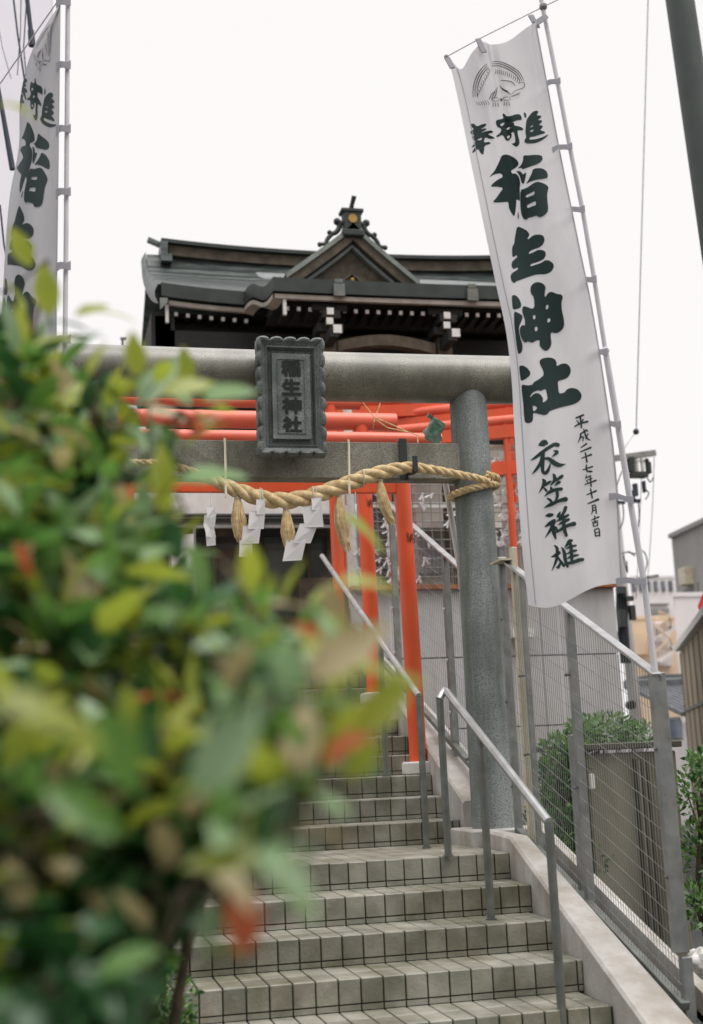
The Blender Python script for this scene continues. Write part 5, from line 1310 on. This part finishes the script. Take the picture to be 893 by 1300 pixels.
# far white block with a row of windows
wb, x0, x1, zt3 = building('white_building', 'far white block with a row of narrow dark windows under its roofline', 800, 857, 70, 734, 10, M_BWHITE)
for i in range(7):
    px = 805 + i * 9.4
    if px > 853: break
    a = AY(px, 744, 69.95); b = MB(); b.box((a.x, 69.95, a.z), (.22, .1, .62)); f_ = build('window', b, M_STEEL_D, wb)
    b = MB(); b.box((a.x, 69.88, a.z), (.17, .04, .55)); build('pane', b, M_GLASS, f_)
for py, hh in ((767, .08), (776, .3)):
    a = AY(836, py, 69.9); b = MB(); b.box((a.x, 69.9, a.z), (1.3, .2, hh)); build('ledge', b, M_BGREY, wb)
# beige block with outside stair
be, x0, x1, zt4 = building('beige_building', 'warm beige block with a zigzag outside staircase', 798, 857, 52, 786, 8, M_BBEIGE)
a = AY(832, 790, 51.8); c = AY(855, 845, 51.8)
b = MB(); b.box(((a.x + c.x) / 2, 51.9, (a.z + c.z) / 2), (c.x - a.x, .2, a.z - c.z)); build('stair_bay', b, M_BWHITE, be)
zz_ = [(834, 842), (853, 826), (835, 812), (852, 798), (838, 790)]
for i in range(4):
    b = MB(); b.bar(AY(*zz_[i], 51.3), AY(*zz_[i + 1], 51.3), .8, .12); build('stair_flight', b, M_BWHITE, be)
    b = MB(); p0_ = AY(*zz_[i], 50.9); p1_ = AY(*zz_[i + 1], 50.9); b.bar(p0_ + Vector((0, 0, .5)), p1_ + Vector((0, 0, .5)), .05, .06)
    for k in range(6): q = p0_.lerp(p1_, k / 5); b.bar(q, q + Vector((0, 0, .5)), .03)
    build('stair_rail', b, M_BBEIGE, be)
a = AY(812, 800, 51.9)
b = MB(); b.box((a.x, 51.9, a.z - .6), (.6, .1, .9)); build('window', b, M_BBEIGE, be)
# white block right of it
w2, x0, x1, zt5 = building('white_building', 'plain white block below the grey one at the right edge', 856, 905, 38, 757, 8, M_BWHITE)
a = AY(880, 808, 37.7); b = MB(); b.box((a.x, 37.6, a.z), (.5, .5, .32), bev=.05); build('vent_hood', b, M_BGREY, w2)
a = AY(893, 832, 37); b = MB(); b.box((a.x, 37, a.z), (.8, 1, .9)); build('annex', b, M_BWHITE, w2)
# low tiled-roof house
hs_ = thing('tiled_house', (AY(848, 950, 27).x, 28, GROUND), 'low house with dark grey ribbed tile roof between the fence post and the brown building', 'house')
a = AY(812, 873, 29); c = AY(875, 873, 29); e0 = AY(812, 910, 26.4)
b = MB(); b.box(((a.x + c.x) / 2, 28.5, (e0.z + GROUND) / 2 - .1), (c.x - a.x, 4.0, e0.z - GROUND - .1)); build('wall', b, M_BWHITE, hs_)
rfh = MB(); rfh.grid(lambda u, v: Vector((a.x - .3 + (c.x - a.x + .6) * u, 29 - 2.6 * v, a.z + (e0.z - a.z) * v)), 2, 2); rr_ = build('roof', rfh, M_RTILE, hs_)
n = 13
for i in range(n):
    x = a.x - .25 + (c.x - a.x + .5) * i / (n - 1); b = MB(); b.tube([(x, 29, a.z + .02), (x, 26.38, e0.z + .02)], .06, 6); build('tile_row', b, M_RTILE, rr_)
b = MB(); b.box(((a.x + c.x) / 2, 29.0, a.z + .08), (c.x - a.x + .7, .3, .24), bev=.04); build('ridge', b, M_RTILE, rr_)
b = MB(); b.box(((a.x + c.x) / 2, 26.45, e0.z - .08), (c.x - a.x + .6, .12, .1)); build('gutter', b, M_WHITE, rr_)
b = MB(); q = AY(858, 925, 26.3); b.box((q.x, 26.5, q.z), (.5, .06, .5)); w_ = build('window', b, M_STEEL, hs_); b = MB(); b.box((q.x, 26.44, q.z), (.42, .03, .42)); build('pane', b, M_GLASS, w_)
b = MB(); q = AY(845, 860, 33); b.box((q.x, 33, q.z - .2), (1.3, 1, .5)); build('rear_roof', b, M_RTILE, hs_)
# brown clad building on the right running away
br = thing('brown_building', (9.2, 20, GROUND), 'tan brown ribbed building side receding along the right edge', 'building')
b0 = AY(867, 826, 24); b1 = AZ(903, 782, b0.z)
drb = Vector((b1.x - b0.x, b1.y - b0.y, 0)); b2 = b0 + drb * 2.2
bkv = Vector((drb.y, -drb.x, 0)).normalized() * 3
if bkv.x < 0: bkv = -bkv
b = MB(); P4 = [b0, b2, b2 + bkv, b0 + bkv]
b.add([Vector((p.x, p.y, GROUND)) for p in P4] + [Vector((p.x, p.y, b0.z)) for p in P4], [(0, 1, 5, 4), (1, 2, 6, 5), (2, 3, 7, 6), (3, 0, 4, 7), (4, 5, 6, 7)]); build('wall', b, M_BROWN, br)
nb_ = 34
for i in range(nb_):
    p = b0 + drb * 1.5 * (i / nb_); off = -bkv.normalized() * .03; b = MB(); b.bar(Vector((p.x, p.y, GROUND)) + off, Vector((p.x, p.y, b0.z - .05)) + off, .05, .05, up=Vector((0, 1, 0))); build('rib', b, M_BROWN if i % 4 else M_TANDARK, br)
b = MB(); b.bar(b0 + Vector((-.05, 0, .05)), b2 + Vector((-.05, 0, .05)), .2, .12); build('coping', b, M_WHITE, br)
b = MB(); b.bar(b0 + Vector((-.06, 0, -1.2)), b2 + Vector((-.06, 0, -1.2)), .04, .05); build('band', b, M_TANDARK, br)
q = AY(896, 765, 19); b = MB(); b.prism([AY(886, 770, 19), AY(900, 735, 19), AY(903, 792, 19), AY(895, 792, 19)], (.70, 1.2, 0))
tag(build('red_awning', b, M_AWN), 'red awning corner poking in at the right edge above the brown building', 'awning')

# ------------------------------------------------------------------ upper left: pale building and cables
lb, x0, x1, zl = building('pale_building', 'pale lavender grey tower filling the upper left corner behind the cables', -260, 66, 40, -200, 10, M_BPALE)
for P, r_, Yc, lb_c in (([(15, -20), (22, 40), (31, 100)], .012, 14, 'dark cable running down left of the sleeved cable end, top left'), ([(27, -20), (26, 40), (22, 95)], .006, 14, 'thin faint cable crossing between the two dark ones, top left'), ([(35, -20), (30, 60), (33, 92)], .008, 14, 'thin cable just behind the sleeved cable end, top left'), ([(-5, 15), (3, 60), (14, 100)], .004, 14, 'faintest hair-thin cable nearest the left edge'), ([(0, 260), (5, 310), (12, 345)], .01, 12, 'short dark cable low behind the left banner')):
    b = MB(); b.tube([AY(x, y, Yc) for x, y in P], r_, 6); tag(build('overhead_cable', b, M_CABLE), lb_c, 'cable', 'overhead cables at upper left')
b = MB(); b.tube([AY(31, -30, 12), AY(37, 20, 12), AY(41, 56, 12)], .022, 8); b.tube([AY(39, 38, 12), AY(41, 58, 12)], [.03, .036], 8)
tag(build('cable_sleeve', b, M_CABLE, None, smooth=True), 'thick blue-grey cable end with a sleeve, top left corner', 'cable')
b = MB(); b.tube([AY(-6, 90, 11), AY(2, 135, 11), AY(16, 215, 11)], [.016, .02, .026], 8)
tag(build('cable_sleeve', b, M_CABLE, None, smooth=True), 'thick blue-grey cable slanting down behind the left banner edge', 'cable')
b = MB(); q = AY(156, 434, 30); b.tube([q + Vector((0, 0, -.4)), q + Vector((0, 0, .05))], .03, 6); b.box(q + Vector((.02, 0, .08)), (.16, .05, .05))
tag(build('roof_vent_pipe', b, M_CABLE), 'tiny dark vent pipe just above the stone beam at the left', 'pipe')

# ------------------------------------------------------------------ foreground shrub
random.seed(77)
def leaf_mesh(m, L=1.0, Wd=.42, curl=.25, fold=.18, seed=0, bare=False):
    b = MB(); n = 7; rd = random.Random(seed)
    for i in range(n + 1):
        t = i / n; w = Wd * .5 * (math.sin(math.pi * min(t * .96 + .03, 1) ** .82)) ** .9
        if i == n: w = .004
        zc = -curl * t * t; wob = .02 * math.sin(t * 11 + seed)
        b.v += [Vector((t * L, -w, zc + fold * w + wob)), Vector((t * L, 0, zc)), Vector((t * L, w, zc + fold * w - wob))]
    for i in range(n):
        o = i * 3; b.f += [(o, o + 1, o + 4, o + 3), (o + 1, o + 2, o + 5, o + 4)]; b.mi += [0, 0]
    return b
LEAFB = [leaf_mesh(None, 1, .44, .22, .3, 1), leaf_mesh(None, 1, .36, .45, .25, 2), leaf_mesh(None, 1, .48, .05, .35, 3)]
LEAFM = [[lb_.mesh('leaf', m_, smooth=True) for m_ in M_LF] for lb_ in LEAFB]
OUT = [(-60, 400), (30, 395), (85, 425), (120, 462), (160, 480), (205, 478), (268, 500), (265, 560), (240, 610), (210, 650), (232, 705), (300, 735), (360, 735), (402, 766), (430, 800), (462, 840), (482, 880), (470, 940), (440, 975), (410, 1010), (382, 1060), (345, 1115), (312, 1135), (272, 1130), (205, 1150), (175, 1200), (160, 1320), (-60, 1320)]
def inside(x, y, P):
    r = False; j = len(P) - 1
    for i in range(len(P)):
        xi, yi = P[i]; xj, yj = P[j]
        if (yi > y) != (yj > y) and x < (xj - xi) * (y - yi) / (yj - yi) + xi: r = not r
        j = i
    return r
sh = thing('foreground_shrub', (-.42, 1.6, GROUND), 'big leafy shrub with glossy green and reddish young leaves close to the camera at left', 'shrub')
leaves = []       # (pos, dir, up, len, matidx, shapeidx)
stemmb = MB()
mains = []
for k in range(9):
    tx, ty = [(-20, 420), (60, 330), (120, 520), (230, 520), (60, 700), (250, 760), (400, 780), (330, 950), (100, 950)][k]
    Yk = [2.2, 2.2, 2.1, 2.1, 1.9, 1.8, 1.5, 1.3, 1.4][k]
    top = AY(tx, ty, Yk); b0_ = Vector((-.42 + random.uniform(-.10, .10), 1.6 + random.uniform(-.1, .1), GROUND))
    mid = b0_.lerp(top, .5) + Vector((random.uniform(-.08, .05), .1, .1)); pts_ = catmull([list(b0_), list(mid), list(top)], 8)
    stemmb.tube([Vector(p) for p in pts_], [.014 - .010 * i / (len(pts_) - 1) for i in range(len(pts_))], 7); mains.append([Vector(p) for p in pts_[6:]])
def sprig(tip, d, n, size, colw, spread=1.0):
    d = d.normalized(); L = size * 1.25 * spread
    a = tip - d * L; near = min((q for m_ in mains for q in m_), key=lambda q: (q - a).length)
    if (near - a).length < .5: stemmb.tube([near, near.lerp(a, .6) + Vector((0, 0, -.02)), a, tip], [.003, .0026, .0022, .0012], 4, caps=False)
    else: stemmb.tube([a - Vector((0, 0, .12)), a, tip], [.003, .0022, .0012], 4, caps=False)
    x = d.orthogonal().normalized(); y = d.cross(x); ph = random.random() * 6.28
    for i in range(n):
        t = i / max(n - 1, 1); p = a + d * L * t; ph += 2.4
        o = x * math.cos(ph) + y * math.sin(ph); tilt_ = .25 + .75 * (1 - t)
        ld = (d * (1.1 - tilt_ * .7) + o * tilt_ + Vector((0, 0, -.12))).normalized()
        up_ = (d * .8 + Vector((0, 0, .7)) + Vector((random.gauss(0, .25), random.gauss(0, .25), 0)))
        up_ = (up_ - ld * up_.dot(ld)).normalized()
        s_ = size * random.uniform(.75, 1.15) * (.8 + .4 * math.sin(math.pi * (t * .8 + .1)))
        leaves.append((p, ld, up_, s_, random.choices(range(6), colw)[0] if not (t > .8 and random.random() < .3) else random.choices([1, 2, 3], [1, 3, 2])[0], random.randrange(3)))
cnt = 0; tries = 0
CORE = [(-60, 430), (50, 435), (100, 475), (150, 520), (165, 590), (190, 640), (215, 690), (225, 750), (270, 765), (340, 775), (375, 800), (395, 850), (405, 900), (395, 960), (370, 1010), (345, 1060), (310, 1100), (250, 1120), (190, 1140), (165, 1200), (150, 1320), (-60, 1320)]
while cnt < 480 and tries < 30000:
    tries += 1
    x, y = (random.uniform(-50, 500), random.uniform(290, 1310)) if cnt < 410 else (random.uniform(-40, 240), random.uniform(1040, 1310))
    if not inside(x, y, OUT): continue
    core = inside(x, y, CORE)
    if not core and random.random() > .62: continue
    t = (y - 300) / 1000
    base = 2.20 - 1.10 * t - (.30 if x > 300 else 0)
    layer = random.random()
    Y = base + layer * .45
    if y > 1060 and x < 290: cw = [12, 1.2, .1, .1, 0, .1]; Y += .15  # lower-left shade put into the leaf colours: nearly all deep green
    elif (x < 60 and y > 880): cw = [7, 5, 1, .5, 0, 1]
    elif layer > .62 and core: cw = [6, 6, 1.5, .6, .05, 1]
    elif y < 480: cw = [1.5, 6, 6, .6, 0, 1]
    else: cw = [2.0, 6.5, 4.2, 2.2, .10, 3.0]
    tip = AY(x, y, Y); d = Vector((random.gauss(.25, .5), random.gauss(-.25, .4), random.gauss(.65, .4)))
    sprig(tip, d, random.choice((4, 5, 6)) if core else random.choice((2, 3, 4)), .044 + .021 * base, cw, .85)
    cnt += 1
# chosen leaves that stand clear of the mass
def lone(px, py, Y, dx, dz, L, mi, dy=-.1, shp=0, upv=(0, -.6, .8)):
    if py < 700: Y *= 1.2; L *= 1.2
    ld = Vector((dx, dy, dz)).normalized(); up_ = Vector(upv); up_ = (up_ - ld * up_.dot(ld)).normalized(); leaves.append((AY(px, py, Y), ld, up_, L, mi, shp))
lone(38, 338, 1.75, -.35, .75, .062, 2, shp=2, upv=(0, -1, .1)); lone(62, 400, 1.75, -.1, .9, .075, 2, shp=2, upv=(.1, -1, .1)); lone(95, 402, 1.8, .75, .42, .052, 2, upv=(-.4, -.8, .5)); lone(112, 398, 1.82, .95, .22, .066, 2, shp=1, upv=(0, -.45, .9))
lone(70, 408, 1.85, .95, -.12, .06, 0, upv=(0, -.3, 1)); lone(175, 478, 1.6, -.1, .8, .06, 2, shp=2, upv=(0, -1, .1)); lone(255, 505, 1.6, .9, .12, .075, 1, shp=2, upv=(0, -.8, .6)); lone(205, 500, 1.6, .9, .35, .085, 2, shp=1, upv=(0, -.9, .5))
lone(228, 612, 1.55, .95, .22, .085, 1, shp=0, upv=(0, -.7, .8)); lone(300, 1128, 1.22, .06, -.9, .060, 4, shp=2, upv=(.1, -1, 0)); lone(314, 1130, 1.23, -.04, -.9, .056, 4, shp=2, upv=(-.1, -1, 0))
lone(22, 690, 1.45, .35, -.8, .04, 4, shp=1, upv=(0, -1, .2)); lone(420, 822, 1.4, -.7, .45, .05, 4, shp=2, upv=(0, -1, .3)); lone(455, 930, 1.2, .5, .5, .075, 2, shp=2, upv=(-.2, -1, .2)); lone(395, 860, 1.25, .7, .45, .095, 3, shp=2, upv=(-.2, -.9, .5))
lone(412, 740, 1.5, .3, -.7, .08, 3, shp=1, upv=(0, -1, .2)); lone(445, 845, 1.3, .9, -.1, .05, 2, shp=0); lone(478, 862, 1.3, .9, .15, .055, 2, shp=1); lone(250, 1010, 1.1, .5, .7, .09, 5, shp=2, upv=(-.2, -1, .3)); lone(0, 885, .95, .95, -.25, .08, 2, shp=1, upv=(0, -.8, .6))
lone(130, 900, 1.05, .3, -.8, .075, 1, shp=2, upv=(-.3, -1, .3)); lone(60, 1000, 1.1, .6, -.45, .07, 1, shp=2, upv=(0, -.9, .5)); lone(435, 655, 1.7, .75, -.35, .075, 2, shp=1, upv=(0, -.7, .8)); lone(430, 740, 1.5, .9, .15, .07, 2, shp=1, upv=(0, -.7, .8))
lone(370, 1085, 1.1, .15, -.9, .045, 2, shp=1); lone(0, 132, 1.6, .95, -.05, .055, 2, shp=1, upv=(0, -.2, 1)); lone(240, 690, 1.5, .35, -.8, .09, 1, shp=1, upv=(.6, -.8, 0))
stemmb.tube([AY(440, 660, 1.7), AY(420, 720, 1.6), AY(400, 790, 1.4)], .0015, 4)
def leaf_mat(p, ld, up_, s_):
    z = up_; x = ld; y = z.cross(x).normalized(); return Matrix((x * s_, y * s_, z * s_)).transposed(), p
leaves.sort(key=lambda l_: l_[0].length)
restl = MB()
for i, (p, ld, up_, s_, mi_, sh_) in enumerate(leaves):
    x = ld; y = up_.cross(x).normalized(); z = x.cross(y)
    R3 = Matrix((x, y, z)).transposed()
    if i < 300:
        o = inst('leaf', LEAFM[sh_][mi_], sh, p, R3.to_quaternion()); o.scale = (s_, s_, s_)
    else:
        restl.m = mi_; restl.add([p + R3 @ (v * s_) for v in LEAFB[sh_].v], LEAFB[sh_].f)
tag(build('leaf', restl, M_LF, sh, smooth=True), kind='stuff')
build('stem', stemmb, M_BARK, sh, smooth=True)
# darker hedge behind it
leafcloud('dark_hedge', 'dark leafy hedge in the shade behind the foreground shrub, left of the stairs', 'hedge', [el(30, 900, 2.9, .36, .35, .5), el(10, 1150, 2.9, .22, .35, .5), el(60, 1120, 3.0, .13, .3, .35), el(190, 850, 3.2, .24, .3, .22), el(20, 640, 3.0, .2, .3, .3), el(280, 960, 3.2, .14, .3, .22), el(200, 980, 3.1, .20, .3, .25), el(130, 1060, 3.1, .16, .3, .2), el(110, 1240, 2.6, .10, .2, .16), el(150, 1180, 2.7, .07, .2, .12)], 6200, .06, (0, 0, 1), 12)
leafcloud('fern_clump', 'small bright fern clump by the left end of the lowest steps', 'plant', [el(190, 1270, 5.6, .20, .2, .14), el(150, 1240, 5.8, .2, .2, .14), el(215, 1300, 5.5, .10, .12, .09), el(205, 1222, 6.2, .06, .1, .06)], 1300, .035, (0, 1, 1), 13)
# left rail post and rail
q = AZ(214, 1290, SZ(-4)); b = MB(); b.tube([(q.x, q.y, SZ(-5)), (q.x, q.y, SZ(-4) + .80)], .022, 12); build('post', b, M_STEEL_D, lroot, smooth=True)
b = MB(); b.tube([(q.x, q.y + t * 1.9, SZ(-4) + .80 + t * 1.9 * .386) for t in (0, .5, 1)], .024, 12); build('rail', b, M_STAINLESS, lroot, smooth=True)
b = MB(); b.tube([(q.x, q.y + 1.85, SZ(0)), (q.x, q.y + 1.85, SZ(-4) + .80 + 1.85 * .386)], .022, 12); build('post', b, M_STEEL_D, lroot, smooth=True)

# unseen block added behind the camera to close off the low sky there
ob = thing('added_sky_blocker', (2, -9, GROUND), 'plain grey three-storey block added out of view across the street to close off low sky', 'building')
b = MB(); b.box((2, -12, 3.6 + GROUND / 2), (30, 6, 7.2 - GROUND)); build('wall', b, M_BGREY, ob)  # wall of the added unseen block
for fl in range(3):
    for i in range(9):
        b = MB(); b.box((-9 + i * 2.8, -8.97, .2 + fl * 2.9), (1.5, .08, 1.3)); f_ = build('window', b, M_STEEL_D, ob)  # window of the added unseen block
        b = MB(); b.box((-9 + i * 2.8, -8.92, .2 + fl * 2.9), (1.38, .04, 1.18)); build('pane', b, M_GLASS, f_)  # pane of the added unseen block
